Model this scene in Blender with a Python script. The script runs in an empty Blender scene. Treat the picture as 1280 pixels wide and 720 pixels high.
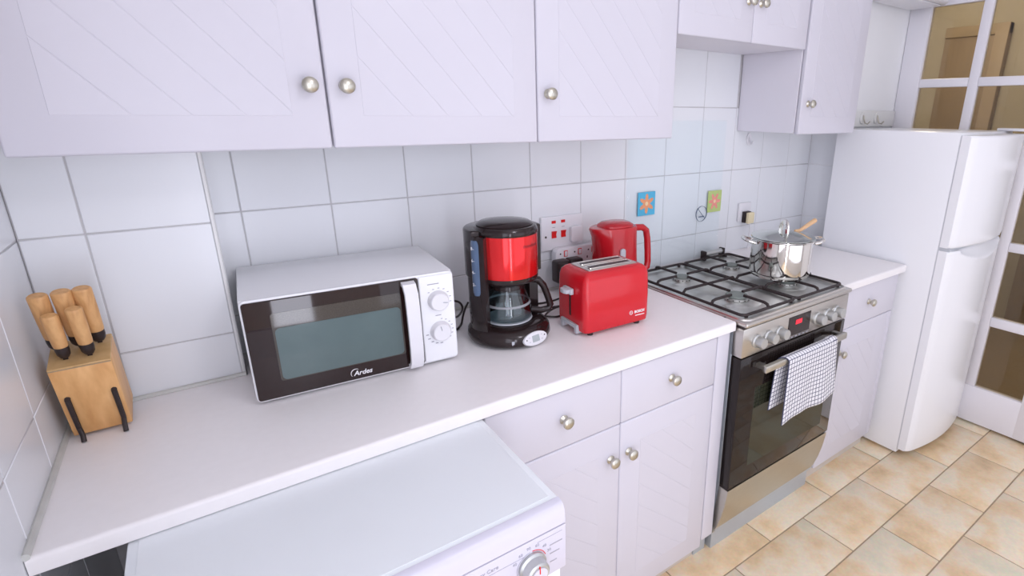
import bpy, bmesh, math, random
from mathutils import Vector, Matrix
random.seed(7)
PI = math.pi
scene = bpy.context.scene
COL = scene.collection

# ---------------------------------------------------------------- camera
cd = bpy.data.cameras.new('camera')
cam = bpy.data.objects.new('camera', cd); COL.objects.link(cam)
r = Vector((0.80284322, -0.59612244, 0.00898933)); u = Vector((0.17113783, 0.24487527, 0.95433115)); f = Vector((0.57109948, 0.76463988, -0.29861555))
cam.matrix_world = Matrix(((r.x, u.x, -f.x, -0.0803), (r.y, u.y, -f.y, -1.5599), (r.z, u.z, -f.z, 1.5167), (0, 0, 0, 1)))
cd.sensor_width = 36.0; cd.lens = 667.109 / 1280 * 36.0
cd.shift_x = -102.64 / 1280; cd.shift_y = -12.184 / 1280
cd.clip_start = 0.02
scene.camera = cam

# ---------------------------------------------------------------- world, daylight, exposure
w = bpy.data.worlds.new('sky'); scene.world = w; w.use_nodes = True
bg = w.node_tree.nodes['Background']
bg.inputs[0].default_value = (0.86, 0.88, 1.0, 1); bg.inputs[1].default_value = 1.5

def area(name, loc, rot, sx, sy, power, color):
    l = bpy.data.lights.new(name, 'AREA'); l.shape = 'RECTANGLE'; l.size = sx; l.size_y = sy
    l.energy = power; l.color = color
    o = bpy.data.objects.new(name, l); COL.objects.link(o); o.location = loc; o.rotation_euler = rot
    return o
DAY = (0.855, 0.87, 1.0)
WIN_Y = -2.75
XLW = -0.368
area('daylight_wide_window', (1.55, WIN_Y + 0.02, 1.2), (PI / 2, 0, 0), 2.1, 1.9, 38, DAY)
area('added_side_fill', (XLW + 0.02, -2.0, 1.3), (PI / 2, 0, -PI / 2), 1.2, 1.7, 42, DAY)  # unseen opening, added as fill to brighten the fridge side
area('daylight_balcony_door', (-0.02, WIN_Y + 0.02, 0.99), (PI / 2, 0, 0), 0.22, 1.94, 28, DAY)
lamp = bpy.data.lights.new('added_top_fill', 'POINT'); lamp.energy = 36; lamp.color = (0.92, 0.90, 1.0); lamp.shadow_soft_size = 0.16  # added fill from above for worktop and fridge; no known fixture
lo = bpy.data.objects.new('added_top_fill', lamp); COL.objects.link(lo); lo.location = (0.7, -1.9, 2.32)
hl = bpy.data.lights.new('added_hall_fill', 'POINT'); hl.energy = 42; hl.color = (1.0, 0.94, 0.86); hl.shadow_soft_size = 0.12  # added fill, brightens the hall behind the door panes
ho = bpy.data.objects.new('added_hall_fill', hl); COL.objects.link(ho); ho.location = (3.6, 0.0, 2.3)

vs = scene.view_settings
vs.view_transform = 'Standard'; vs.look = 'None'; vs.exposure = -1.40; vs.gamma = 1.0; vs.use_curve_mapping = False

# ---------------------------------------------------------------- materials
MATS = {}
def mat(name, col, rough=0.45, metal=0.0, var=0.0, scale=8.0, spec=0.5, bump=0.0, bscale=200.0, stretch=None, coat=0.0, emit=None, estr=0.0, trans=0.0, ior=1.45):
    m = bpy.data.materials.new(name); m.use_nodes = True
    nt = m.node_tree; b = nt.nodes['Principled BSDF']
    b.inputs['Base Color'].default_value = (*col, 1); b.inputs['Roughness'].default_value = rough
    b.inputs['Metallic'].default_value = metal; b.inputs['Specular IOR Level'].default_value = spec
    b.inputs['Coat Weight'].default_value = coat; b.inputs['Coat Roughness'].default_value = 0.05
    b.inputs['Transmission Weight'].default_value = trans; b.inputs['IOR'].default_value = ior
    if emit: b.inputs['Emission Color'].default_value = (*emit, 1); b.inputs['Emission Strength'].default_value = estr
    tc = nt.nodes.new('ShaderNodeTexCoord'); mp = nt.nodes.new('ShaderNodeMapping')
    nt.links.new(tc.outputs['Object'], mp.inputs[0])
    if stretch: mp.inputs['Scale'].default_value = stretch
    nz = nt.nodes.new('ShaderNodeTexNoise'); nz.inputs['Scale'].default_value = scale; nz.inputs['Detail'].default_value = 4
    nt.links.new(mp.outputs[0], nz.inputs[0])
    if var > 0:
        cr = nt.nodes.new('ShaderNodeValToRGB')
        cr.color_ramp.elements[0].position = 0.3; cr.color_ramp.elements[1].position = 0.7
        cr.color_ramp.elements[0].color = (*[c * (1 - var) for c in col], 1)
        cr.color_ramp.elements[1].color = (*[min(1, c * (1 + var * 0.6)) for c in col], 1)
        nt.links.new(nz.outputs['Fac'], cr.inputs[0]); nt.links.new(cr.outputs[0], b.inputs['Base Color'])
    if bump > 0:
        n2 = nt.nodes.new('ShaderNodeTexNoise'); n2.inputs['Scale'].default_value = bscale
        nt.links.new(mp.outputs[0], n2.inputs[0])
        bp = nt.nodes.new('ShaderNodeBump'); bp.inputs['Strength'].default_value = bump; bp.inputs['Distance'].default_value = 0.002
        nt.links.new(n2.outputs['Fac'], bp.inputs['Height']); nt.links.new(bp.outputs[0], b.inputs['Normal'])
    MATS[name] = m
    return m

mat('lacquer', (0.655, 0.64, 0.705), 0.32, var=0.012, scale=3)
mat('cab_body', (0.78, 0.76, 0.82), 0.45, var=0.012, scale=3)
mat('worktop', (0.90, 0.87, 0.87), 0.34, var=0.012, scale=60)
mat('tile', (0.80, 0.815, 0.84), 0.22, var=0.015, scale=2.5, bump=0.05, bscale=12)
mat('grout', (0.55, 0.54, 0.55), 0.8, var=0.08, scale=40)
mat('tile_trim', (0.82, 0.82, 0.81), 0.3, var=0.02)
mat('silicone', (0.60, 0.60, 0.57), 0.5, var=0.06, scale=30)
mat('paint', (0.86, 0.86, 0.87), 0.7, var=0.01, scale=4, bump=0.08, bscale=150)
mat('ceiling_paint', (0.9, 0.9, 0.9), 0.8, var=0.01)
mat('door_paint', (0.82, 0.80, 0.84), 0.35, var=0.01)
mat('appliance', (0.89, 0.895, 0.92), 0.25, var=0.008, scale=3)
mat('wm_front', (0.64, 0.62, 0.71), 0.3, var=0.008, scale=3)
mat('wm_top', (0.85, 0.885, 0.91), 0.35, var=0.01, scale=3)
mat('plastic_white', (0.80, 0.79, 0.82), 0.3, var=0.01)
mat('seal_white', (0.62, 0.63, 0.67), 0.5, var=0.01)
mat('plastic_grey', (0.52, 0.54, 0.58), 0.35, var=0.02)
mat('band_grey', (0.30, 0.31, 0.33), 0.35, var=0.02)
mat('print_grey', (0.38, 0.37, 0.42), 0.6, var=0.02)
mat('print_white', (0.85, 0.85, 0.87), 0.5, var=0.01)
mat('print_dark', (0.12, 0.02, 0.025), 0.5, var=0.02)
mat('black_gloss', (0.022, 0.013, 0.013), 0.12, var=0.05)
mat('black_plastic', (0.028, 0.018, 0.018), 0.35, var=0.08)
mat('black_glass', (0.018, 0.006, 0.005), 0.03, var=0.03, coat=0.25)
mat('oven_glass', (0.016, 0.011, 0.010), 0.05, var=0.03, spec=0.4)
mat('oven_window', (0.030, 0.032, 0.020), 0.06, var=0.2, scale=9, spec=0.5)
mat('mw_window', (0.10, 0.145, 0.145), 0.05, var=0.05, scale=20, coat=0.4)
mat('mw_mesh', (0.062, 0.052, 0.042), 0.06, var=0.25, scale=400, coat=0.4)
mat('red_plastic', (0.62, 0.012, 0.022), 0.22, var=0.02, coat=0.25)
mat('red_kettle', (0.50, 0.010, 0.018), 0.22, var=0.02, coat=0.3)
mat('red_metal', (0.80, 0.015, 0.018), 0.16, metal=0.55, var=0.03, coat=0.5)
mat('red_switch', (0.75, 0.02, 0.02), 0.3, var=0.02)
mat('steel', (0.62, 0.59, 0.55), 0.28, metal=1.0, var=0.05, scale=30, stretch=(1, 20, 20))
mat('steel_drawer', (0.60, 0.585, 0.535), 0.34, metal=1.0, var=0.05, scale=30, stretch=(1, 20, 20))
mat('hob_steel', (0.66, 0.67, 0.64), 0.42, metal=0.85, var=0.05, scale=30)
mat('chrome', (0.80, 0.78, 0.75), 0.06, metal=1.0, var=0.01)
mat('lid_steel', (0.62, 0.66, 0.63), 0.12, metal=1.0, var=0.02)
mat('nickel', (0.58, 0.555, 0.48), 0.3, metal=1.0, var=0.06, scale=60)
mat('knob_steel', (0.55, 0.56, 0.55), 0.35, metal=0.7, var=0.03)
mat('burner_cap', (0.22, 0.25, 0.23), 0.55, metal=0.0, var=0.1, scale=60)
mat('burner_ring', (0.62, 0.62, 0.60), 0.35, metal=0.9, var=0.1, scale=80)
mat('iron', (0.030, 0.020, 0.020), 0.5, var=0.15, scale=120, bump=0.2, bscale=600)
mat('side_steel', (0.50, 0.54, 0.58), 0.4, metal=0.4, var=0.02)
mat('gauge', (0.10, 0.155, 0.26), 0.15, var=0.1, scale=20, coat=0.3)
mat('lcd', (0.42, 0.46, 0.47), 0.3, var=0.05)
mat('led_red', (0.5, 0.01, 0.02), 0.4, emit=(1.0, 0.03, 0.08), estr=1.6, var=0.01)
mat('black_panel', (0.020, 0.010, 0.010), 0.15, var=0.05)
mat('sticker_blue', (0.10, 0.48, 0.72), 0.35, var=0.05, scale=40)
mat('sticker_green', (0.50, 0.62, 0.22), 0.35, var=0.08, scale=40)
mat('petal_orange', (0.85, 0.36, 0.18), 0.4, var=0.12, scale=60)
mat('petal_pink', (0.86, 0.32, 0.26), 0.4, var=0.1, scale=60)
mat('petal_centre', (0.90, 0.66, 0.40), 0.4, var=0.05)
mat('cream', (0.80, 0.70, 0.46), 0.4, var=0.03)
mat('sign_blue', (0.12, 0.16, 0.24), 0.5, var=0.05)
mat('spoon_wood', (0.78, 0.50, 0.28), 0.55, var=0.1, scale=40, stretch=(1, 1, 6))
mat('hall_wall', (0.50, 0.44, 0.34), 0.7, var=0.03)
mat('hall_brown', (0.33, 0.245, 0.165), 0.5, var=0.08, scale=6, stretch=(6, 6, 0.6))
mat('hall_trim', (0.42, 0.32, 0.21), 0.5, var=0.05)
mat('ceramic_hook', (0.80, 0.80, 0.78), 0.2, var=0.01)
mat('plinth', (0.62, 0.56, 0.50), 0.5, var=0.04)

def wood(name, c1, c2, axis_scale):
    m = bpy.data.materials.new(name); m.use_nodes = True; nt = m.node_tree; b = nt.nodes['Principled BSDF']
    b.inputs['Roughness'].default_value = 0.42
    tc = nt.nodes.new('ShaderNodeTexCoord'); mp = nt.nodes.new('ShaderNodeMapping'); mp.inputs['Scale'].default_value = axis_scale
    nz = nt.nodes.new('ShaderNodeTexNoise'); nz.inputs['Scale'].default_value = 1.0; nz.inputs['Detail'].default_value = 6; nz.inputs['Distortion'].default_value = 0.15
    cr = nt.nodes.new('ShaderNodeValToRGB'); cr.color_ramp.elements[0].position = 0.32; cr.color_ramp.elements[1].position = 0.68
    cr.color_ramp.elements[0].color = (*c1, 1); cr.color_ramp.elements[1].color = (*c2, 1)
    nt.links.new(tc.outputs['Object'], mp.inputs[0]); nt.links.new(mp.outputs[0], nz.inputs[0])
    nt.links.new(nz.outputs['Fac'], cr.inputs[0]); nt.links.new(cr.outputs[0], b.inputs['Base Color'])
    MATS[name] = m
wood('block_wood', (0.66, 0.33, 0.115), (0.86, 0.50, 0.21), (48, 48, 1.5))
wood('block_top', (0.55, 0.34, 0.14), (0.66, 0.43, 0.20), (60, 60, 60))
wood('handle_wood', (0.60, 0.31, 0.12), (0.75, 0.43, 0.18), (120, 120, 10))

def floor_mat():
    m = bpy.data.materials.new('floor_tile'); m.use_nodes = True; nt = m.node_tree; b = nt.nodes['Principled BSDF']
    b.inputs['Roughness'].default_value = 0.34
    oi = nt.nodes.new('ShaderNodeObjectInfo'); tc = nt.nodes.new('ShaderNodeTexCoord')
    ad = nt.nodes.new('ShaderNodeVectorMath'); ad.operation = 'ADD'
    sc = nt.nodes.new('ShaderNodeVectorMath'); sc.operation = 'SCALE'; sc.inputs['Scale'].default_value = 37.0
    cb = nt.nodes.new('ShaderNodeCombineXYZ')
    for i in range(3): nt.links.new(oi.outputs['Random'], cb.inputs[i])
    nt.links.new(cb.outputs[0], sc.inputs[0]); nt.links.new(tc.outputs['Object'], ad.inputs[0]); nt.links.new(sc.outputs[0], ad.inputs[1])
    n1 = nt.nodes.new('ShaderNodeTexNoise'); n1.inputs['Scale'].default_value = 6; n1.inputs['Detail'].default_value = 5; n1.inputs['Roughness'].default_value = 0.55
    nt.links.new(ad.outputs[0], n1.inputs[0])
    cr = nt.nodes.new('ShaderNodeValToRGB'); e = cr.color_ramp.elements
    e[0].position = 0.30; e[0].color = (0.74, 0.52, 0.29, 1); e[1].position = 0.72; e[1].color = (0.80, 0.75, 0.55, 1)
    x = e.new(0.43); x.color = (0.90, 0.67, 0.41, 1); y = e.new(0.56); y.color = (0.95, 0.81, 0.60, 1)
    nt.links.new(n1.outputs['Fac'], cr.inputs[0])
    n2 = nt.nodes.new('ShaderNodeTexNoise'); n2.inputs['Scale'].default_value = 90; n2.inputs['Detail'].default_value = 3
    nt.links.new(ad.outputs[0], n2.inputs[0])
    mx = nt.nodes.new('ShaderNodeMixRGB'); mx.blend_type = 'MULTIPLY'; mx.inputs[0].default_value = 0.22
    nt.links.new(cr.outputs[0], mx.inputs[1]); nt.links.new(n2.outputs['Color'], mx.inputs[2])
    nt.links.new(mx.outputs[0], b.inputs['Base Color'])
    bp = nt.nodes.new('ShaderNodeBump'); bp.inputs['Strength'].default_value = 0.15; bp.inputs['Distance'].default_value = 0.003
    nt.links.new(n1.outputs['Fac'], bp.inputs['Height']); nt.links.new(bp.outputs[0], b.inputs['Normal'])
    MATS['floor_tile'] = m
floor_mat()
mat('floor_grout', (0.40, 0.30, 0.20), 0.85, var=0.1, scale=60)

def glassy(name, tint, fac, rough=0.02, gl=(1, 1, 1)):
    m = bpy.data.materials.new(name); m.use_nodes = True; nt = m.node_tree
    out = nt.nodes['Material Output']; nt.nodes.remove(nt.nodes['Principled BSDF'])
    t = nt.nodes.new('ShaderNodeBsdfTransparent'); t.inputs[0].default_value = (*tint, 1)
    g = nt.nodes.new('ShaderNodeBsdfGlossy'); g.inputs['Roughness'].default_value = rough; g.inputs[0].default_value = (*gl, 1)
    lw = nt.nodes.new('ShaderNodeLayerWeight'); lw.inputs[0].default_value = 0.5
    pw = nt.nodes.new('ShaderNodeMath'); pw.operation = 'POWER'; pw.inputs[1].default_value = 4.0
    ml = nt.nodes.new('ShaderNodeMath'); ml.operation = 'MULTIPLY_ADD'; ml.inputs[1].default_value = 0.7; ml.inputs[2].default_value = fac
    ml.use_clamp = True
    nt.links.new(lw.outputs['Facing'], pw.inputs[0]); nt.links.new(pw.outputs[0], ml.inputs[0])
    mx = nt.nodes.new('ShaderNodeMixShader'); nt.links.new(ml.outputs[0], mx.inputs[0])
    nt.links.new(t.outputs[0], mx.inputs[1]); nt.links.new(g.outputs[0], mx.inputs[2]); nt.links.new(mx.outputs[0], out.inputs[0])
    MATS[name] = m
glassy('splash_glass', (0.978, 0.992, 0.996), 0.01)
glassy('pane_glass', (0.90, 0.85, 0.75), 0.03)
glassy('carafe_glass', (0.90, 0.95, 0.96), 0.05)

def towel_mat():
    m = bpy.data.materials.new('check_cloth'); m.use_nodes = True; nt = m.node_tree; b = nt.nodes['Principled BSDF']
    b.inputs['Roughness'].default_value = 0.9
    tc = nt.nodes.new('ShaderNodeTexCoord'); sp = nt.nodes.new('ShaderNodeSeparateXYZ'); nt.links.new(tc.outputs['UV'], sp.inputs[0])
    outs = []
    for i in (0, 1):
        a = nt.nodes.new('ShaderNodeMath'); a.operation = 'MULTIPLY'; a.inputs[1].default_value = 1 / 0.0158
        fr = nt.nodes.new('ShaderNodeMath'); fr.operation = 'FRACT'
        lt = nt.nodes.new('ShaderNodeMath'); lt.operation = 'LESS_THAN'; lt.inputs[1].default_value = 0.17
        nt.links.new(sp.outputs[i], a.inputs[0]); nt.links.new(a.outputs[0], fr.inputs[0]); nt.links.new(fr.outputs[0], lt.inputs[0]); outs.append(lt)
    mxm = nt.nodes.new('ShaderNodeMath'); mxm.operation = 'MAXIMUM'
    nt.links.new(outs[0].outputs[0], mxm.inputs[0]); nt.links.new(outs[1].outputs[0], mxm.inputs[1])
    mx = nt.nodes.new('ShaderNodeMixRGB'); mx.inputs[1].default_value = (0.80, 0.79, 0.82, 1); mx.inputs[2].default_value = (0.075, 0.08, 0.14, 1)
    nt.links.new(mxm.outputs[0], mx.inputs[0]); nt.links.new(mx.outputs[0], b.inputs['Base Color'])
    MATS['check_cloth'] = m
towel_mat()

# ---------------------------------------------------------------- mesh helpers
class MB:
    """collects shapes and links them as one mesh object"""
    def __init__(s): s.bm = bmesh.new()
    def _add(s, t, M=None):
        if M is not None: bmesh.ops.transform(t, matrix=M, verts=t.verts)
        me = bpy.data.meshes.new('t'); t.to_mesh(me); t.free(); s.bm.from_mesh(me); bpy.data.meshes.remove(me); return s
    def box(s, x0, x1, y0, y1, z0, z1, bev=0.0, seg=2, M=None):
        t = bmesh.new()
        x0, x1 = min(x0, x1), max(x0, x1); y0, y1 = min(y0, y1), max(y0, y1); z0, z1 = min(z0, z1), max(z0, z1)
        bmesh.ops.create_cube(t, size=1)
        for v in t.verts: v.co = Vector(((x0 + x1) / 2 + v.co.x * (x1 - x0), (y0 + y1) / 2 + v.co.y * (y1 - y0), (z0 + z1) / 2 + v.co.z * (z1 - z0)))
        if bev > 0: bmesh.ops.bevel(t, geom=t.edges[:], offset=bev, segments=seg, profile=0.5, affect='EDGES')
        return s._add(t, M)
    def prism(s, poly, axis, a, b, bev=0.0, seg=2, M=None, only_caps=False):
        """poly of 2-D points extruded along axis ('x': (y,z), 'y': (x,z), 'z': (x,y)) from a to b"""
        t = bmesh.new()
        def P(p, h):
            return Vector((h, p[0], p[1])) if axis == 'x' else Vector((p[0], h, p[1])) if axis == 'y' else Vector((p[0], p[1], h))
        A = [t.verts.new(P(p, a)) for p in poly]; B = [t.verts.new(P(p, b)) for p in poly]; n = len(poly)
        fa = t.faces.new(A); fb = t.faces.new(B[::-1])
        for i in range(n): t.faces.new((A[i], B[i], B[(i + 1) % n], A[(i + 1) % n]))
        bmesh.ops.recalc_face_normals(t, faces=t.faces[:])
        if bev > 0:
            ed = [e for e in t.edges if any(fc in (fa, fb) for fc in e.link_faces)] if only_caps else t.edges[:]
            bmesh.ops.bevel(t, geom=ed, offset=bev, segments=seg, profile=0.5, affect='EDGES')
        return s._add(t, M)
    def lathe(s, prof, n=40, M=None, sx=1.0, sy=1.0, a0=0.0, a1=2 * PI):
        t = bmesh.new(); full = abs(a1 - a0 - 2 * PI) < 1e-6; cols = n if full else n + 1; rings = []
        for (rr, z) in prof:
            if rr < 1e-6: rings.append([t.verts.new((0, 0, z))])
            else: rings.append([t.verts.new((sx * rr * math.cos(a0 + (a1 - a0) * i / n), sy * rr * math.sin(a0 + (a1 - a0) * i / n), z)) for i in range(cols)])
        for k in range(len(rings) - 1):
            A, B = rings[k], rings[k + 1]
            for i in range(n):
                j = (i + 1) % cols if full else i + 1
                if len(A) == 1 and len(B) == 1: continue
                if len(A) == 1: t.faces.new((A[0], B[j], B[i]))
                elif len(B) == 1: t.faces.new((A[i], A[j], B[0]))
                else: t.faces.new((A[i], A[j], B[j], B[i]))
        bmesh.ops.recalc_face_normals(t, faces=t.faces[:])
        return s._add(t, M)
    def cyl(s, c, d, rad, n=24, r2=None, bev=0.0):
        """cylinder from point c along vector d"""
        c = Vector(c); d = Vector(d); L = d.length; q = d.to_track_quat('Z', 'Y').to_matrix().to_4x4()
        r2 = rad if r2 is None else r2; bv = bev
        prof = [(0, 0), (rad - bv, 0), (rad, bv), (r2, L - bv), (r2 - bv, L), (0, L)] if bv > 0 else [(0, 0), (rad, 0), (r2, L), (0, L)]
        return s.lathe(prof, n, Matrix.Translation(c) @ q)
    def tube(s, pts, rad, n=8, closed=False, M=None, cap=True, rz=None):
        pts = [Vector(p) for p in pts]; t = bmesh.new(); rings = []; N = len(pts); prev = None
        for i, p in enumerate(pts):
            if closed: d = pts[(i + 1) % N] - pts[i - 1]
            else: d = pts[min(i + 1, N - 1)] - pts[max(i - 1, 0)]
            d.normalize()
            if prev is None:
                up = Vector((0, 0, 1)) if abs(d.z) < 0.9 else Vector((1, 0, 0))
                a = d.cross(up).normalized()
            else:
                a = (prev - d * prev.dot(d)).normalized()
            prev = a; b = d.cross(a)
            rr = rad[i] if isinstance(rad, (list, tuple)) else rad
            rb = rr if rz is None else rz
            rings.append([t.verts.new(p + a * rr * math.cos(2 * PI * k / n) + b * rb * math.sin(2 * PI * k / n)) for k in range(n)])
        for i in range(N if closed else N - 1):
            A, B = rings[i], rings[(i + 1) % N]
            for k in range(n): t.faces.new((A[k], A[(k + 1) % n], B[(k + 1) % n], B[k]))
        if cap and not closed: t.faces.new(rings[0][::-1]); t.faces.new(rings[-1])
        bmesh.ops.recalc_face_normals(t, faces=t.faces[:])
        return s._add(t, M)
    def loft(s, rings, cap=True, M=None):
        t = bmesh.new(); R = [[t.verts.new(p) for p in ring] for ring in rings]; n = len(R[0])
        for A, B in zip(R[:-1], R[1:]):
            for k in range(n): t.faces.new((A[k], A[(k + 1) % n], B[(k + 1) % n], B[k]))
        if cap: t.faces.new(R[0][::-1]); t.faces.new(R[-1])
        bmesh.ops.recalc_face_normals(t, faces=t.faces[:])
        return s._add(t, M)
    def mesh(s, me, M=None):
        t = bmesh.new(); t.from_mesh(me); return s._add(t, M)
    def data(s, name, m):
        bmesh.ops.remove_doubles(s.bm, verts=s.bm.verts[:], dist=1e-6)
        me = bpy.data.meshes.new(name); s.bm.to_mesh(me); s.bm.free()
        for p in me.polygons: p.use_smooth = True
        me.set_sharp_from_angle(angle=math.radians(38))
        me.materials.append(MATS[m]); return me
    def build(s, name, m, parent=None, world=True):
        """world: shapes are in world axes; they are moved into the parent's own axes"""
        if parent is not None and world:
            bmesh.ops.transform(s.bm, matrix=WM[parent.name].inverted(), verts=s.bm.verts)
        o = bpy.data.objects.new(name, s.data(name, m)); COL.objects.link(o)
        if parent is not None: o.parent = parent; WM[o.name] = WM[parent.name].copy()
        else: WM[o.name] = Matrix.Identity(4)
        return o
WM = {}
def thing(name, label, cat, loc, rotz=0.0, group=None):
    o = bpy.data.objects.new(name, None); COL.objects.link(o); o.empty_display_size = 0.05
    o.location = loc; o.rotation_euler = (0, 0, rotz); o['label'] = label; o['category'] = cat
    if group: o['group'] = group
    WM[o.name] = Matrix.Translation(loc) @ Matrix.Rotation(rotz, 4, 'Z')
    return o
def tag(o, label, cat, group=None):
    o['label'] = label; o['category'] = cat
    if group: o['group'] = group
    return o
def struct(o): o['kind'] = 'structure'; return o
def inst(name, me, loc, parent=None, rot=None):
    """one more object that shares mesh data; loc in the parent's axes"""
    o = bpy.data.objects.new(name, me); COL.objects.link(o); o.location = loc
    if rot: o.rotation_euler = rot
    if parent is not None: o.parent = parent; WM[o.name] = WM[parent.name] @ Matrix.Translation(loc)
    return o
def text_mesh(txt, size, depth=0.0003, shear=0.0, bold=0.0):
    c = bpy.data.curves.new('txt', 'FONT'); c.body = txt; c.size = size; c.extrude = depth; c.align_x = 'CENTER'; c.align_y = 'CENTER'; c.shear = shear; c.offset = bold; c.resolution_u = 3
    o = bpy.data.objects.new('txt', c); COL.objects.link(o)
    dg = bpy.context.evaluated_depsgraph_get(); me = bpy.data.meshes.new_from_object(o.evaluated_get(dg))
    bpy.data.objects.remove(o); bpy.data.curves.remove(c); return me
XZ = Matrix(((1, 0, 0, 0), (0, 0, -1, 0), (0, 1, 0, 0), (0, 0, 0, 1)))      # text lying in xy -> standing, facing -y
def stand(x, y, z, rz=0.0): return Matrix.Translation((x, y, z)) @ Matrix.Rotation(rz, 4, 'Z') @ XZ
def arc(cx, cy, rad, a0, a1, n): return [(cx + rad * math.cos(a0 + (a1 - a0) * i / n), cy + rad * math.sin(a0 + (a1 - a0) * i / n)) for i in range(n + 1)]
def rrect(x0, x1, y0, y1, rad, n=5):
    p = []
    for cx, cy, a in ((x1 - rad, y1 - rad, 0), (x0 + rad, y1 - rad, PI / 2), (x0 + rad, y0 + rad, PI), (x1 - rad, y0 + rad, 1.5 * PI)): p += arc(cx, cy, rad, a, a + PI / 2, n)
    return p

# ---------------------------------------------------------------- the setting
XL, XR, XP = -0.368, 2.92, -0.058           # left wall, right wall, right edge of the pillar
YP = -0.122                                 # pillar face
H = 0.90                                    # worktop height
TW, TH, ZA = 0.2044, 0.262, 1.2735          # wall tile size, a joint height
G = 0.0028                                  # joint
CEIL = 2.55

def tile_mesh(wd, ht, name='tile'):
    b = MB(); b.box(0, wd, 0, 0.006, 0, ht, 0.0012, 1); return b.data(name, 'tile')
TILES = {}
def put_tile(parent, x0, x1, z0, z1, place):
    """place(u, z) -> (location, rotation) of the tile's lower corner"""
    wd, ht = round(x1 - x0 - G, 4), round(z1 - z0 - G, 4)
    if wd < 0.008 or ht < 0.008: return
    if (wd, ht) not in TILES: TILES[(wd, ht)] = tile_mesh(wd, ht)
    loc, rot = place(x0 + G / 2, z0 + G / 2)
    o = inst('tile', TILES[(wd, ht)], loc, parent, rot)
def wall_tiles(parent, us, zs, place):
    for a, b in zip(us[:-1], us[1:]):
        for c, d in zip(zs[:-1], zs[1:]): put_tile(parent, a, b, c, d, place)
ZS = [ZA - 2 * TH, ZA - TH, ZA, ZA + TH]

struct_back = struct(MB().box(XP - 0.02, 2.44, 0.0015, 0.12, 0, CEIL).build('wall_back', 'grout'))
us = [XP] + [k * TW for k in range(0, 12)] + [2.43]
wall_tiles(struct_back, us, ZS, lambda a, z: ((a, 0.0, z), None))
wall_tiles(struct_back, [k * TW for k in range(5, 10)], [ZA + TH, ZA + 2 * TH], lambda a, z: ((a, 0.0, z), None))
pil = struct(MB().box(XL, XP, YP + 0.0015, 0.12, 0, CEIL).build('wall_back_pillar', 'grout'))
wall_tiles(pil, [XL, -0.272, -0.0645], ZS, lambda a, z: ((a, YP, z), None))
pt = MB().prism([(XP + 0.0015, 0.0), (XP + 0.0015, YP + 0.007)] + arc(XP - 0.0055, YP + 0.0066, 0.007, 0, -PI / 2, 6)[1:] + [(XP - 0.0065, YP - 0.0004), (XP - 0.0065, YP + 0.008), (XP - 0.003, 0.0)], 'z', 0.0, 1.44)
pt.build('corner_trim', 'tile_trim', pil)
lwb = MB(); x0_, x1_ = XL - 0.12, XL - 0.0015
lwb.box(x0_, x1_, -1.4, 0.12, 0, CEIL); lwb.box(x0_, x1_, -3.0, -2.6, 0, CEIL); lwb.box(x0_, x1_, -2.6, -1.4, 0, 0.45); lwb.box(x0_, x1_, -2.6, -1.4, 2.15, CEIL)
lw = struct(lwb.build('wall_left', 'grout'))
# tiles on the left wall: u runs from the corner towards the viewer
for a, b in zip([-YP, 0.351 - 0.0, 0.351 + TW, 0.351 + 2 * TW, 0.351 + 3 * TW], [0.351, 0.351 + TW, 0.351 + 2 * TW, 0.351 + 3 * TW, 0.351 + 4 * TW]):
    for c, d in zip([ZA - 4 * TH, ZA - 3 * TH] + ZS[:-1], [ZA - 3 * TH] + ZS):
        wd, ht = round(b - a - G, 4), round(d - c - G, 4)
        if (wd, ht) not in TILES: TILES[(wd, ht)] = tile_mesh(wd, ht)
        inst('tile', TILES[(wd, ht)], (XL, -(b - G / 2), c + G / 2), lw, (0, 0, PI / 2))
# pier at the right end, behind the fridge
pier = struct(MB().box(2.4315, XR + 0.1, -0.15, 0.12, 0, CEIL).build('wall_pier', 'paint'))
for c, d in zip(ZS[:-1], ZS[1:]):
    wd, ht = round(0.15 - G, 4), round(d - c - G, 4)
    if (wd, ht) not in TILES: TILES[(wd, ht)] = tile_mesh(wd, ht)
    inst('tile', TILES[(wd, ht)], (2.43, 0.0, c + G / 2), pier, (0, 0, -PI / 2))

# right wall with the glazed door
DY0, DY1, DZ1 = -0.152, -1.07, 2.115
wr = MB()
wr.box(XR + 0.005, XR + 0.1, -3.0, DY1, 0, CEIL); wr.box(XR + 0.005, XR + 0.1, DY1, 0.0, DZ1, CEIL)
struct(wr.build('wall_right', 'paint'))

# floor: base + staggered tiles
fl = struct(MB().box(XL - 0.1, 4.7, -3.05, 0.12, -0.08, -0.0022).build('floor', 'floor_grout'))
FW, FH, FG = 0.4096, 0.2062, 0.0045
ft = MB(); ft.box(0, FW - FG, 0, FH - FG, -0.008, 0, 0.0025, 2); ftm = ft.data('floor_tile', 'floor_tile')
for row in range(-3, 12):
    y1 = -0.675 - row * FH
    x = 1.6155 - 0.5 * FW * (row % 2 == 1) - 5 * FW
    while x < XR + 0.5:
        if not (x < -0.7 or y1 < -3.1 or x > 3.0 or x + FW < XL or y1 > 0.1):
            inst('floor_tile', ftm, (x + FG / 2, y1 - FH + FG / 2, 0), fl)
        x += FW
struct(MB().box(XL - 0.1, 4.7, -3.1, 0.12, CEIL, CEIL + 0.08).build('ceiling', 'ceiling_paint'))

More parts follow.
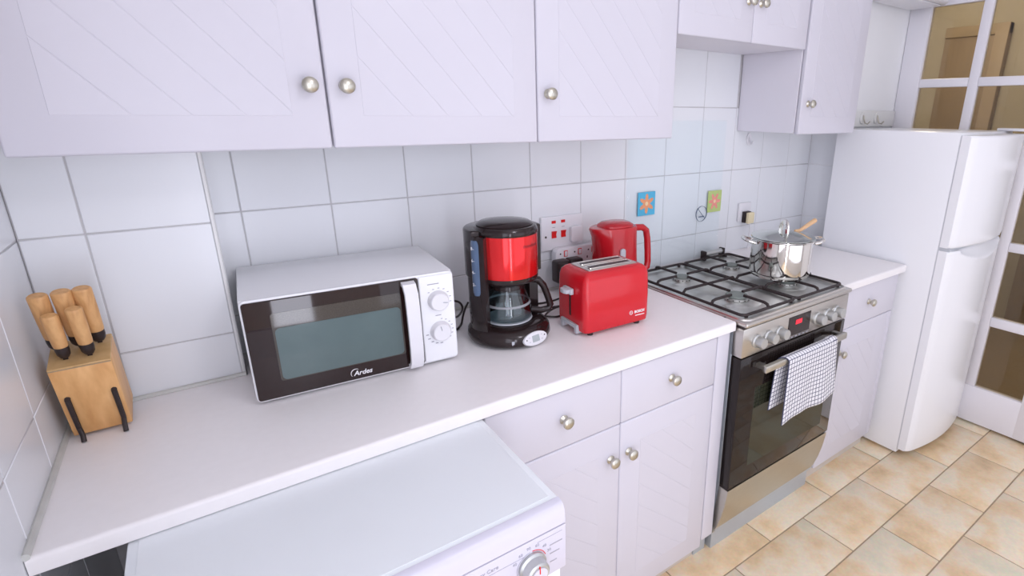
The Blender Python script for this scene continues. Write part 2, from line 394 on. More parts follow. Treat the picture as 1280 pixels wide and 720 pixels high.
# wall behind the viewer, with a wide window and a narrow balcony door
wf = MB()
def wall_front():
    y0, y1 = WIN_Y - 0.12, WIN_Y
    xs = [XL - 0.1, -0.13, 0.09, 0.5, 2.6, XR + 0.1]
    wf.box(xs[0], xs[1], y0, y1, 0, CEIL); wf.box(xs[1], xs[2], y0, y1, 1.96, CEIL); wf.box(xs[1], xs[2], y0, y1, 0, 0.02)
    wf.box(xs[2], xs[3], y0, y1, 0, CEIL); wf.box(xs[3], xs[4], y0, y1, 0, 0.25); wf.box(xs[3], xs[4], y0, y1, 2.15, CEIL); wf.box(xs[4], xs[5], y0, y1, 0, CEIL)
wall_front(); struct(wf.build('wall_front', 'paint'))

# hall beyond the glazed door
struct(MB().box(4.6, 4.7, -3.0, 1.1, 0, CEIL).build('wall_hall_far', 'hall_wall'))
struct(MB().box(XR + 0.1, 4.7, 1.0, 1.1, 0, CEIL).build('wall_hall_side', 'hall_wall'))
struct(MB().box(XR + 0.1, 4.7, -3.1, -3.0, 0, CEIL).build('wall_hall_end', 'hall_wall'))
struct(MB().box(XR + 0.1, 4.7, 0.12, 1.1, -0.08, -0.0022).build('floor_hall', 'floor_grout'))
struct(MB().box(XR + 0.1, 4.7, 0.12, 1.1, CEIL, CEIL + 0.08).build('ceiling_hall', 'ceiling_paint'))
hd = struct(MB().box(4.555, 4.6, 0.02, 0.34, 0, 2.05, 0.004).build('door_2', 'hall_brown'))
MB().box(4.53, 4.6, -0.06, 0.02, 0, 2.12, 0.004).build('door_frame', 'hall_trim', hd)
MB().box(4.54, 4.6, -0.06, 0.34, 2.05, 2.12, 0.004).build('door_frame', 'hall_trim', hd)
hd = struct(MB().box(4.555, 4.6, -1.05, -0.42, 0, 2.05, 0.004).build('door_3', 'hall_brown'))
MB().cyl((4.555, -0.50, 1.0), (-0.05, 0, 0), 0.012, 12).box(4.50, 4.515, -0.60, -0.49, 0.99, 1.01, 0.003).build('door_handle', 'nickel', hd)

# glazed door
gd = struct(MB().box(XR + 0.02, XR + 0.08, DY0, DY0 + 0.002, 0, DZ1).build('door_1', 'door_paint'))
YC = [(-0.25, -0.467), (-0.508, -0.733), (-0.775, -0.974)]
ZR = [(0.205, 0.533), (0.580, 0.908), (0.950, 1.278), (1.320, 1.643), (1.683, 2.009)]
fx0, fx1 = XR - 0.012, XR + 0.03
MB().box(fx0, fx1, DY0, YC[0][0], 0.012, DZ1, 0.003).build('stile', 'door_paint', gd)
MB().box(fx0, fx1, YC[2][1], DY1, 0.012, DZ1, 0.003).build('stile', 'door_paint', gd)
MB().box(fx0 + 0.001, fx1, DY0, DY1, 0.012, ZR[0][0], 0.003).build('bottom_rail', 'door_paint', gd)
MB().box(fx0 + 0.001, fx1, DY0, DY1, ZR[4][1], DZ1, 0.003).build('top_rail', 'door_paint', gd)
for i in range(2): MB().box(fx0 + 0.003, fx1 - 0.003, YC[i][1], YC[i + 1][0], ZR[0][0], ZR[4][1], 0.004).build('mullion', 'door_paint', gd)
for i in range(4):
    for a, b in YC: MB().box(fx0 + 0.003, fx1 - 0.003, a, b, ZR[i][1], ZR[i + 1][0], 0.004).build('glazing_bar', 'door_paint', gd)
for a, b in YC:
    for c, d in ZR: MB().box(XR + 0.006, XR + 0.011, a + 0.002, b - 0.002, c - 0.002, d + 0.002).build('pane', 'pane_glass', gd)
MB().box(XR - 0.0, XR + 0.05, DY0 + 0.0, DY0 - 0.004, 0, DZ1).build('door_frame', 'door_paint', gd)

# seals where worktop meets the walls
struct(MB().tube([(XL + 0.003, -0.594, H + 0.0025), (XL + 0.003, YP - 0.002, H + 0.0025)], 0.006, 8).tube([(XL + 0.003, YP - 0.003, H + 0.0025), (XP, YP - 0.003, H + 0.0025)], 0.006, 8).tube([(XP, -0.003, H + 0.0025), (1.19, -0.003, H + 0.0025)], 0.006, 8).build('trim_1', 'silicone'))

# ---------------------------------------------------------------- cabinets
kb = MB(); kb.lathe([(0, 0), (0.0115, 0), (0.0125, 0.002), (0.0095, 0.005), (0.0062, 0.008), (0.0066, 0.0115), (0.0125, 0.016), (0.0155, 0.021), (0.0150, 0.026), (0.0105, 0.0300), (0, 0.0312)], 28)
KNOB = kb.data('knob', 'nickel')
def knob(parent, x, y, z, s=1.0):
    loc = WM[parent.name].inverted() @ Vector((x, y, z))
    o = inst('knob', KNOB, loc, parent, (PI / 2, 0, 0)); o.scale = (s, s, s); return o
def clip(poly, n, c):
    out = []
    for i in range(len(poly)):
        a, b = poly[i], poly[(i + 1) % len(poly)]; da = a[0] * n[0] + a[1] * n[1] - c; db = b[0] * n[0] + b[1] * n[1] - c
        if da <= 0: out.append(a)
        if da * db < 0: t = da / (da - db); out.append((a[0] + t * (b[0] - a[0]), a[1] + t * (b[1] - a[1])))
    return out
def panel_door(parent, x0, x1, z0, z1, yf, kn, ins=0.066, step=0.0635, slope=1.13, first=0.079):
    """lacquered door with a field of diagonal boards; yf is the front face"""
    d = MB().box(x0, x1, yf + 0.001, yf + 0.019, z0, z1, 0.005, 3).build('door', 'lacquer', parent)
    a0, a1, b0, b1 = x0 + ins, x1 - ins, z0 + ins, z1 - ins
    nx, nz = math.sin(math.atan(slope)), math.cos(math.atan(slope))       # joints fall to the right
    lo = a0 * nx + b0 * nz; hi = a1 * nx + b1 * nz; c0, c1 = lo - 0.01, lo + first
    while c0 < hi:
        p = clip([(a0, b0), (a1, b0), (a1, b1), (a0, b1)], (nx, nz), c1 - 0.0007)
        if p: p = clip(p, (-nx, -nz), -(c0 + 0.0007))
        ar = abs(sum(p[i][0] * p[(i + 1) % len(p)][1] - p[(i + 1) % len(p)][0] * p[i][1] for i in range(len(p)))) / 2 if len(p) > 2 else 0
        if ar > 0.0004: MB().prism(p, 'y', yf + 0.004, yf + 0.0003, 0.0006, 1, only_caps=True).build('board', 'lacquer', d)
        c0 = c1; c1 = c0 + step if hi - c0 - step > 0.03 else hi + 0.01
    if kn: knob(d, kn[0], yf + 0.001, kn[1])
    return d
def drawer_front(parent, x0, x1, z0, z1, yf, kn):
    d = MB().box(x0, x1, yf + 0.001, yf + 0.019, z0, z1, 0.005, 3).build('drawer', 'lacquer', parent)
    knob(d, kn[0], yf + 0.001, kn[1]); return d

ZC, YC_ = 1.4365, -0.300                     # wall cabinets: bottom, front
TOP = 2.16
def wall_cab(name, label, x0, x1, z0, doors, knobs, group=None):
    t = thing(name, label, 'cabinet', ((x0 + x1) / 2, -0.15, z0), group='white wall cabinets above the worktop')
    MB().box(x0 + 0.002, x1 - 0.002, YC_ + 0.021, -0.001, z0 + 0.004, TOP, 0.002, 1).build('body', 'cab_body', t)
    for (a, b), k in zip(doors, knobs): panel_door(t, a + 0.0012, b - 0.0012, z0, TOP, YC_, k)
    return t
# the first cabinet is set in front of the pillar
t = thing('wall_cabinet', 'white double-door wall cabinet above the microwave and knife block', 'cabinet', (0.17, -0.2, ZC), group='white wall cabinets above the worktop')
MB().box(-0.316, 0.670, YC_ + 0.021, YP - 0.002, ZC + 0.004, TOP, 0.002, 1).build('body', 'cab_body', t)
panel_door(t, -0.3175, 0.1685, ZC, TOP, YC_, (0.138, 1.562))
panel_door(t, 0.1722, 0.6708, ZC, TOP, YC_, (0.207, 1.562))
wall_cab('wall_cabinet', 'white single-door wall cabinet above the kettle, left of the hob gap', 0.6722, 1.168, ZC, [(0.6722, 1.168)], [(0.704, 1.559)])
wall_cab('wall_cabinet', 'short white two-door wall cabinet high above the gas hob', 1.1695, 1.845, 1.742, [(1.1695, 1.519), (1.519, 1.838)], [(1.487, 1.866), (1.551, 1.866)])
wall_cab('wall_cabinet', 'white single-door wall cabinet nearest the fridge, right of the hob gap', 1.848, 2.268, ZC, [(1.8495, 2.268)], [(1.894, 1.551)])

# base cabinets
YF = -0.582
def base_cab(label, x0, x1, seams, zd=0.697):
    t = thing('base_cabinet', label, 'cabinet', ((x0 + x1) / 2, -0.3, 0), group='white base cabinets under the worktop')
    MB().box(x0, x1, YF + 0.021, -0.012, 0.10, 0.868, 0.001, 1).build('body', 'cab_body', t)
    MB().box(x0, x1, -0.545, -0.53, 0.0, 0.10).build('plinth', 'plinth', t)
    return t
t = base_cab('white base cabinet with two drawers over two doors beside the washing machine', 0.349, 1.127, None)
for a, b in ((0.350, 0.7462), (0.7474, 1.126)):
    drawer_front(t, a, b, 0.6986, 0.860, YF, (0.56 if a < 0.5 else 0.935, 0.781))
panel_door(t, 0.350, 0.7462, 0.062, 0.6970, YF, (0.713, 0.598), ins=0.075, step=0.056, slope=0.9)
panel_door(t, 0.7474, 1.126, 0.062, 0.6970, YF, (0.778, 0.598), ins=0.075, step=0.056, slope=0.9)
MB().box(1.1295, 1.186, YF + 0.001, YF + 0.019, 0.085, 0.866, 0.005, 3).box(1.1285, 1.186, YF + 0.019, -0.1, 0.085, 0.866).build('filler_post', 'lacquer', t)
MB().box(1.1285, 1.186, -0.55, -0.535, 0.0, 0.085).build('plinth', 'side_steel', t)
t = base_cab('narrow white base cabinet with one drawer and one door between cooker and fridge', 1.820, 2.295, None)
drawer_front(t, 1.822, 2.290, 0.6966, 0.864, YF, (2.056, 0.783))
panel_door(t, 1.822, 2.255, 0.075, 0.6950, YF, (1.882, 0.598), ins=0.085, step=0.06)
MB().box(2.257, 2.290, YF + 0.002, YF + 0.019, 0.075, 0.6935, 0.004, 2).build('filler_post', 'lacquer', t)

# worktops
def worktop(name, label, x0, x1, poly=None):
    b = MB()
    pr = arc(-0.588, 0.8925, 0.0075, PI, PI / 2, 4) + [(-0.004, 0.90), (-0.004, 0.871)] + [(-0.5955, 0.871)]
    b.prism(pr, 'x', x0, x1)
    o = b.build(name, 'worktop'); return tag(o, label, 'worktop', 'laminate worktops')
o = MB()
pr = arc(-0.588, 0.8925, 0.0075, PI, PI / 2, 4) + [(-0.126, 0.90), (-0.126, 0.871), (-0.5955, 0.871)]
o.prism(pr, 'x', XL + 0.001, XP + 0.0035)
pr = arc(-0.588, 0.8925, 0.0075, PI, PI / 2, 4) + [(-0.002, 0.90), (-0.002, 0.871), (-0.5955, 0.871)]
o.prism(pr, 'x', XP + 0.0035, 1.1895)
tag(o.build('worktop', 'worktop'), 'long pale worktop under the microwave, coffee maker and toaster', 'worktop', 'laminate worktops')
tag(MB().prism(pr, 'x', 1.814, 2.312).build('worktop', 'worktop'), 'short pale worktop between the cooker and the fridge', 'worktop', 'laminate worktops')

# ---------------------------------------------------------------- glass splashback, stickers, small wall things
SB0, SB1 = 1.232, 1.774
tag(MB().box(SB0, SB1, -0.007, -0.002, 0.905, 1.485, 0.001, 1).build('glass_splashback', 'splash_glass'), 'clear glass splashback panel on the tiles behind the hob', 'splashback')
def sticker(label, x0, x1, z0, z1, base, petal, rot, y=-0.0085):
    cx, cz = (x0 + x1) / 2, (z0 + z1) / 2
    t = thing('flower_sticker', label, 'sticker', (cx, y, z0), group='flower stickers behind the hob')
    MB().box(x0, x1, y, y + 0.001, z0, z1).build('backing', base, t)
    fm = MB(); sc = (x1 - x0) / 2 * 0.9; szz = (z1 - z0) / (x1 - x0)
    pts = []
    for i in range(72):
        a = 2 * PI * i / 72; rr = sc * (0.70 + 0.27 * math.cos(6 * (a - rot))); pts.append((cx + rr * math.cos(a), cz + rr * math.sin(a)))
    fm.prism(pts, 'y', y - 0.0004, y + 0.0005); fm.build('flower', petal, t)
    fm = MB(); fm.prism(arc(cx, cz, sc * 0.2, 0, 2 * PI, 16)[:-1], 'y', y - 0.0007, y + 0.0005); fm.build('flower_centre', 'petal_centre', t)
sticker('square blue sticker with an orange flower behind the hob', 1.287, 1.377, 1.126, 1.218, 'sticker_blue', 'petal_orange', 0.5)
sticker('square green sticker with a pink flower behind the hob', 1.688, 1.774, 1.100, 1.193, 'sticker_green', 'petal_pink', 0.0)
t = thing('round_sign', 'small round no smoking sticker beside the green flower sticker', 'sign', (1.652, -0.0085, 1.062))
ring = MB(); ring.tube([(1.652 + 0.033 * math.cos(a), -0.0082, 1.099 + 0.033 * math.sin(a)) for a in [2 * PI * i / 32 for i in range(32)]], 0.0025, 6, closed=True, rz=0.0008); ring.build('ring', 'sign_blue', t)
MB().tube([(1.630, -0.0082, 1.122), (1.674, -0.0082, 1.078)], 0.0022, 6, rz=0.0008).build('slash', 'sign_blue', t)
MB().box(1.637, 1.668, -0.0088, -0.0075, 1.084, 1.0885).box(1.6690, 1.672, -0.0088, -0.0075, 1.084, 1.0885).build('cigarette', 'sign_blue', t)

# socket with a cream plug right of the splashback
t = thing('wall_socket', 'white wall socket with a switch right of the splashback', 'socket', (1.945, 0, 1.03))
MB().box(1.902, 1.990, -0.010, -0.0005, 1.035, 1.121, 0.003).build('plate', 'plastic_white', t)
t = thing('plug', 'cream plug with a black body behind the pot', 'plug', (1.945, -0.011, 1.025))
MB().box(1.926, 1.968, -0.030, -0.0105, 1.030, 1.082, 0.003).build('body', 'black_plastic', t)
MB().box(1.928, 1.972, -0.048, -0.0305, 1.028, 1.080, 0.006).build('cap', 'cream', t)
MB().tube([(1.95, -0.04, 1.03), (1.952, -0.042, 1.0), (1.96, -0.035, 0.95), (1.965, -0.03, 0.906)], 0.004, 8).build('cord', 'plastic_white', t)

# adhesive hook under the right wall cabinet
t = thing('wall_hook', 'small white adhesive hook on the tiles below the wall cabinet', 'hook', (1.935, 0, 1.38))
MB().prism([(1.935 + 0.016 * math.cos(a), 1.405 + 0.026 * math.sin(a)) for a in [2 * PI * i / 24 for i in range(24)]], 'y', -0.005, -0.0005, 0.001, 1).build('pad', 'plastic_white', t)
MB().tube([(1.935, -0.005, 1.412), (1.935, -0.012, 1.395), (1.935, -0.018, 1.385), (1.935, -0.024, 1.388), (1.935, -0.026, 1.396)], 0.004, 8).build('prong', 'plastic_white', t)

# hook board on the pier
t = thing('hook_rail', 'white hook board with steel hooks above the fridge', 'hook rail', (2.7, -0.151, 1.46))
MB().box(2.50, 2.905, -0.163, -0.1505, 1.456, 1.532, 0.003).build('board', 'ceramic_hook', t)
for hx in (2.575, 2.71):
    h = MB(); h.prism([(hx + 0.020 * math.cos(a), 1.496 + 0.026 * math.sin(a)) for a in [2 * PI * i / 20 for i in range(20)]], 'y', -0.170, -0.1632, 0.002, 1); hb = h.build('hook', 'ceramic_hook', t)
    MB().tube([(hx, -0.170, 1.510), (hx, -0.176, 1.49), (hx, -0.182, 1.474), (hx, -0.196, 1.470), (hx, -0.206, 1.482)], 0.0035, 8).build('prong', 'nickel', hb)
# box high on the wall
t = thing('wall_box', 'white rounded box mounted high on the wall above the fridge', 'box', (2.72, -0.151, 1.998))
MB().prism(rrect(-0.33, -0.151, 2.005, 2.25, 0.02), 'x', 2.46, 2.885, 0.004, 2, only_caps=True).build('housing', 'plastic_white', t)
MB().box(2.50, 2.85, -0.31, -0.17, 1.998, 2.0045, 0.002, 1).build('base_strip', 'plastic_white', t)

# ---------------------------------------------------------------- cooker
CX0, CX1 = 1.196, 1.806
CF = -0.622                                  # front of panel and door
t = thing('gas_cooker', 'stainless steel gas cooker with black glass oven door', 'cooker', ((CX0 + CX1) / 2, -0.3, 0))
MB().box(CX0 + 0.004, CX1 - 0.004, -0.580, -0.02, 0.085, 0.884, 0.002, 1).build('body', 'side_steel', t)
MB().box(CX0 + 0.006, CX1 - 0.006, -0.565, -0.50, 0.0, 0.084).build('plinth', 'side_steel', t)
# hob: tray with a raised rim
hb = MB(); hb.box(CX0, CX1, -0.632, -0.015, 0.886, 0.902, 0.006, 3)
hob = hb.build('hob_top', 'steel', t)
rim = MB(); pts = rrect(CX0 + 0.012, CX1 - 0.012, -0.616, -0.03, 0.03, 6)
rim.tube([(a, b, 0.902) for a, b in pts], 0.006, 8, closed=True); rim.build('hob_rim', 'steel', hob)
MB().prism(rrect(CX0 + 0.016, CX1 - 0.016, -0.612, -0.034, 0.028, 6), 'z', 0.9022, 0.9035).build('hob_tray', 'hob_steel', hob)
MB().box(CX0 + 0.003, CX1 - 0.003, CF + 0.004, -0.59, 0.8805, 0.8858).build('hob_gap', 'black_plastic', t)
# bumper stud
MB().cyl((CX0 + 0.001, -0.545, 0.894), (-0.004, 0, 0), 0.006, 12).build('bumper', 'black_plastic', t)
# burners
def burner(x, y, rad):
    z = 0.9036
    b = MB().lathe([(0, 0), (rad * 2.1, 0), (rad * 2.0, 0.002), (rad * 1.12, 0.003), (rad * 1.12, 0.004)], 32, Matrix.Translation((x, y, z))).build('burner_dish', 'hob_steel', t)
    prof = [(0, 0.003), (rad * 1.05, 0.003), (rad * 1.1, 0.006), (rad * 1.1, 0.013), (rad, 0.0145), (0, 0.0145)]
    MB().lathe(prof, 32, Matrix.Translation((x, y, z))).build('burner_ring', 'burner_ring', b)
    MB().lathe([(0, 0.0146), (rad * 0.92, 0.0146), (rad * 0.96, 0.017), (rad * 0.90, 0.0205), (rad * 0.5, 0.0215), (0, 0.0215)], 32, Matrix.Translation((x, y, z))).build('burner_cap', 'burner_cap', b)
    sl = MB()
    for k in range(14):
        a = 2 * PI * k / 14; sl.cyl((x + rad * 1.09 * math.cos(a), y + rad * 1.09 * math.sin(a), z + 0.0095), (0.002 * math.cos(a), 0.002 * math.sin(a), 0), 0.002, 6)
    sl.build('flame_ports', 'black_plastic', b)
BX, BY = (1.345, 1.632), (-0.208, -0.468)
burner(BX[0], BY[0], 0.030); burner(BX[1], BY[0], 0.030); burner(BX[0], BY[1], 0.040); burner(BX[1], BY[1], 0.034)
# cast iron grates: one over each pair of burners
def grate(x0, x1, bx):
    g = MB(); y0, y1 = -0.598, -0.062; R = 0.0052; zf, zt = 0.914, 0.9275
    g.tube([(a, b, zf) for a, b in rrect(x0, x1, y0, y1, 0.018, 4)], R, 8, closed=True)
    ym = (BY[0] + BY[1]) / 2
    g.tube([(x0, ym, zf), (x0 + 0.012, ym, zt), (x1 - 0.012, ym, zt), (x1, ym, zf)], R, 8)
    for by in BY:
        for s0, e in (((x0, by), (bx - 0.030, by)), ((x1, by), (bx + 0.030, by))):
            d = 1 if e[0] > s0[0] else -1
            g.tube([(s0[0], s0[1], zf), (s0[0] + d * 0.006, by, zt - 0.003), (s0[0] + d * 0.018, by, zt), (e[0], by, zt)], R, 8)
        yo = y1 if by == BY[0] else y0; d = -1 if yo == y1 else 1
        g.tube([(bx, yo, zf), (bx, yo + d * 0.006, zt - 0.003), (bx, yo + d * 0.018, zt), (bx, by - d * 0.030, zt)], R, 8)
        g.tube([(bx, ym, zt), (bx, by + d * 0.030, zt)], R, 8)
    for cx in (x0 + 0.02, x1 - 0.02):
        for cy in (y0 + 0.004, y1 - 0.004): g.cyl((cx, cy, 0.9037), (0, 0, 0.010), 0.006, 8)
    g.build('grate', 'iron', t)
grate(1.218, 1.494, BX[0]); grate(1.502, 1.786, BX[1])
# vent roller at the back of the hob
v = MB().cyl((1.645, -0.050, 0.930), (0.105, 0, 0), 0.0115, 20).build('hinge_roller', 'knob_steel', t)
MB().box(1.632, 1.645, -0.064, -0.036, 0.9025, 0.944, 0.004, 2).box(1.750, 1.763, -0.064, -0.036, 0.9025, 0.944, 0.004, 2).build('hinge_bracket', 'black_plastic', v)
# control panel
cp = MB().box(CX0, CX1, CF, -0.581, 0.782, 0.8800, 0.003, 2).build('control_panel', 'steel', t)
for kx in (1.262, 1.322, 1.382, 1.600, 1.664, 1.722):
    k = MB().lathe([(0, 0), (0.0225, 0), (0.0225, 0.006), (0.0185, 0.009), (0.0178, 0.030), (0.0165, 0.033), (0, 0.033)], 28, stand(kx, CF, 0.828)).build('dial', 'knob_steel', cp)
MB().box(1.432, 1.560, CF - 0.0015, CF + 0.001, 0.796, 0.866, 0.001, 1).build('display', 'black_panel', cp)
MB().box(1.472, 1.508, CF - 0.0022, CF - 0.0012, 0.834, 0.850).build('clock_digits', 'led_red', cp)
for i, bx in enumerate((1.434, 1.456, 1.478, 1.500, 1.522, 1.544)):
    MB().box(bx, bx + 0.012, CF - 0.001, CF + 0.001, 0.7875, 0.7915).build('button', 'print_grey', cp)
# oven door
od = MB().box(CX0 + 0.001, CX1 - 0.001, CF, -0.582, 0.292, 0.778, 0.003, 2).build('oven_door', 'oven_glass', t)
MB().box(1.285, 1.735, CF - 0.0006, CF + 0.002, 0.352, 0.655, 0.0004, 1).build('window', 'oven_window', od)
hd_ = MB(); hd_.box(1.268, 1.748, -0.668, -0.652, 0.728, 0.752, 0.003, 2); hd_.box(1.275, 1.295, -0.655, CF, 0.733, 0.747); hd_.box(1.720, 1.740, -0.655, CF, 0.733, 0.747)
hd_.build('handle', 'steel_drawer', od)
dr = MB(); prof = [(-0.582, 0.284), (-0.620, 0.284), (-0.618, 0.262), (-0.612, 0.215), (-0.602, 0.165), (-0.588, 0.115), (-0.570, 0.072), (-0.560, 0.072)]
dr.prism(prof, 'x', CX0 + 0.002, CX1 - 0.002); dr.build('warming_drawer', 'steel_drawer', t)
MB().box(CX0 + 0.003, CX1 - 0.003, -0.612, -0.582, 0.2845, 0.2915).build('drawer_gap', 'black_plastic', t)

# ---------------------------------------------------------------- checked towel on the oven handle
def towel():
    me = bpy.data.meshes.new('dish_towel'); verts = []; faces = []; uvs = []
    NU, NV = 44, 60
    Lf, Lb, rb = 0.226, 0.182, 0.014           # front drop, back drop, half loop
    loop = PI * rb; tot = Lf + loop + Lb
    for j in range(NV + 1):
        sdist = tot * j / NV
        for i in range(NU + 1):
            uu = i / NU
            if sdist < Lb: y = -0.660 + rb; z = 0.742 - (Lb - sdist); drop = (Lb - sdist) / Lb; side = 1
            elif sdist < Lb + loop:
                a = (sdist - Lb) / rb; y = -0.660 + rb * math.cos(a); z = 0.742 + rb * math.sin(a); drop = 0; side = 0
            else: y = -0.660 - rb; dd = sdist - Lb - loop; z = 0.742 - dd; drop = dd / Lf; side = -1
            if side == 1: x = 1.352 + 0.30 * uu - 0.012 * drop
            else: x = 1.380 + (0.288 + 0.038 * drop) * uu - 0.016 * drop + (0.0 if side else 0)
            if side == 0: x = 1.352 + 0.30 * uu + (0.028 - 0.012 * uu) * (sdist - Lb) / loop
            wv = math.sin(uu * 9.0 + 0.6) * 0.55 + math.sin(uu * 17 + 2.0) * 0.3
            y += side * 0 - abs(drop) * 0.007 * wv * (1 if side <= 0 else 0.5) - (0.006 * drop if side == -1 else -0.006 * drop)
            if side == -1: z += (0.014 * uu - 0.003 + 0.005 * math.sin(uu * 7)) * drop
            if side == 0 and uu > 0.9: z += 0.004
            verts.append((x, y, z)); uvs.append((uu * 0.31, sdist))
    W_ = NU + 1
    for j in range(NV):
        for i in range(NU): faces.append((j * W_ + i, j * W_ + i + 1, (j + 1) * W_ + i + 1, (j + 1) * W_ + i))
    me.from_pydata(verts, [], faces); ul = me.uv_layers.new(name='UVMap')
    for l in me.loops: ul.data[l.index].uv = uvs[l.vertex_index]
    for p in me.polygons: p.use_smooth = True
    me.materials.append(MATS['check_cloth'])
    o = bpy.data.objects.new('dish_towel', me); COL.objects.link(o); WM[o.name] = Matrix.Identity(4)
    md = o.modifiers.new('thickness', 'SOLIDIFY'); md.thickness = 0.003; md.offset = 0
    tag(o, 'white dish towel with a dark check hanging from the oven handle', 'towel')
towel()

# ---------------------------------------------------------------- pot and spoon
PX, PY, PZ, PR = 1.640, -0.425, 0.9335, 0.110
T0 = Matrix.Translation((PX, PY, PZ))
t = thing('cooking_pot', 'polished steel cooking pot with lid on the front burner of the hob', 'pot', (PX, PY, PZ))
MB().lathe([(0, 0.0), (PR - 0.012, 0.0), (PR - 0.006, 0.003), (PR - 0.006, 0.008), (PR - 0.001, 0.014), (PR, 0.02), (PR, 0.138), (PR + 0.004, 0.142), (PR + 0.003, 0.144), (PR - 0.003, 0.142), (PR - 0.003, 0.02), (PR - 0.01, 0.012), (0, 0.012)], 64, T0).build('body', 'chrome', t)
lid = MB().lathe([(PR - 0.006, 0.140), (PR + 0.003, 0.1455), (PR + 0.005, 0.147), (PR + 0.003, 0.149), (PR - 0.012, 0.150), (PR - 0.03, 0.155), (PR * 0.4, 0.163), (0.02, 0.165), (0, 0.165)], 64, T0).build('lid', 'lid_steel', t)
ang = math.radians(-37)
ca, sa = math.cos(ang), math.sin(ang)
def pl(u_, v_, z): return (PX + ca * u_ - sa * v_, PY + sa * u_ + ca * v_, PZ + z)
kb_ = MB(); kb_.tube([pl(0, -0.030, 0.161), pl(0, -0.031, 0.178), pl(0, -0.024, 0.195), pl(0, -0.008, 0.203), pl(0, 0.008, 0.203), pl(0, 0.024, 0.195), pl(0, 0.031, 0.178), pl(0, 0.030, 0.161)], 0.0105, 12, rz=0.0048)
kb_.build('lid_handle', 'chrome', lid)
for sgn in (-1, 1):
    h = MB(); h.tube([pl(sgn * (PR - 0.002), -0.036, 0.128), pl(sgn * (PR + 0.014), -0.036, 0.132), pl(sgn * (PR + 0.032), -0.026, 0.138), pl(sgn * (PR + 0.038), 0, 0.141), pl(sgn * (PR + 0.032), 0.026, 0.138), pl(sgn * (PR + 0.014), 0.036, 0.132), pl(sgn * (PR - 0.002), 0.036, 0.128)], 0.006, 10)
    h.build('handle', 'chrome', t)
sp0 = Vector((PX + 0.106, PY + 0.000, PZ + 0.1560)); sp1 = Vector((PX + 0.172, PY - 0.018, PZ + 0.191))
o = MB().tube([sp0 - (sp1 - sp0) * 0.35 + Vector((0, 0, 0.012)), sp0, sp0 + (sp1 - sp0) * 0.5, sp1, sp1 + (sp1 - sp0).normalized() * 0.004], [0.005, 0.0065, 0.008, 0.009, 0.006], 12).build('wooden_spoon', 'spoon_wood')
tag(o, 'wooden spoon handle sticking out of the steel pot', 'spoon')

# ---------------------------------------------------------------- fridge
FX0, FX1 = 2.325, 2.885
t = thing('fridge', 'tall white fridge freezer with rounded doors next to the glazed door', 'fridge', (2.6, -0.45, 0))
MB().box(FX0, FX1, -0.696, -0.19, 0.015, 1.450, 0.004, 2).build('body', 'appliance', t)
MB().box(FX0 + 0.0015, FX1 - 0.0015, -0.7003, -0.696, 0.04, 1.44).build('door_seal', 'seal_white', t)
def bulge(x):
    q = (x - FX0) / (FX1 - FX0); return -0.742 - 0.036 * (1 - (2 * q - 1) ** 2) + 0.010 * max(0, abs(2 * q - 1) - 0.94) / 0.06
def fdoor(name, z0, z1, scoop):
    NX, m = 48, MB(); bm = m.bm
    zs = [z0, z0 + 0.003, z0 + 0.01] + [z0 + 0.01 + (z1 - 0.10 - z0 - 0.01) * i / 8 for i in range(1, 9)] + [z1 - 0.10 + 0.10 * i / 14 for i in range(1, 14)] + [z1 - 0.003, z1]
    rows = []
    for z in zs:
        row = []
        for i in range(NX + 1):
            x = FX0 + (FX1 - FX0) * i / NX; y = bulge(x)
            e = min(z - z0, z1 - z)
            if e < 0.008: y += 0.006 * (1 - e / 0.008) ** 2
            if scoop:
                q = (x - 2.40) / (FX1 - 0.01 - 2.40)
                if 0 < q < 1:
                    dpt = 0.055 * math.sin(PI * min(1, q * 1.0)) ** 0.6
                    below = z1 - z
                    if below < dpt: y += 0.034 * (1 - (below / dpt)) ** 0.8
            row.append(bm.verts.new((x, y, z)))
        rows.append(row)
    back = [[bm.verts.new((x, -0.7005, z)) for x in (FX0, FX1)] for z in (z0, z1)]
    for A, B in zip(rows[:-1], rows[1:]):
        for i in range(NX): bm.faces.new((A[i], A[i + 1], B[i + 1], B[i]))
    bm.faces.new([r_[0] for r_ in rows] + [back[1][0], back[0][0]]); bm.faces.new([r_[-1] for r_ in rows] + [back[1][1], back[0][1]])
    bm.faces.new(rows[0] + [back[0][1], back[0][0]]); bm.faces.new(rows[-1] + [back[1][1], back[1][0]])
    bm.faces.new((back[0][0], back[0][1], back[1][1], back[1][0]))
    bmesh.ops.recalc_face_normals(bm, faces=bm.faces[:])
    return m.build(name, 'appliance', t)
fdoor('freezer_door', 0.998, 1.440, False)
ld = fdoor('fridge_door', 0.038, 0.984, True)
MB().box(FX0 + 0.003, FX1 - 0.003, -0.738, -0.7005, 0.9842, 0.9978).build('grip_gap', 'plastic_grey', t)
MB().box(FX1 - 0.09, FX1 - 0.02, -0.765, -0.66, 1.4505, 1.462, 0.004, 2).build('hinge_cover', 'plastic_white', t)
MB().box(FX0 + 0.001, FX0 + 0.012, -0.716, -0.700, 1.395, 1.402).build('hinge_pin', 'black_plastic', t)
for fx in (FX0 + 0.04, FX1 - 0.04):
    for fy in (-0.66, -0.24): MB().cyl((fx, fy, 0.0), (0, 0, 0.016), 0.016, 14).build('foot', 'black_plastic', t)

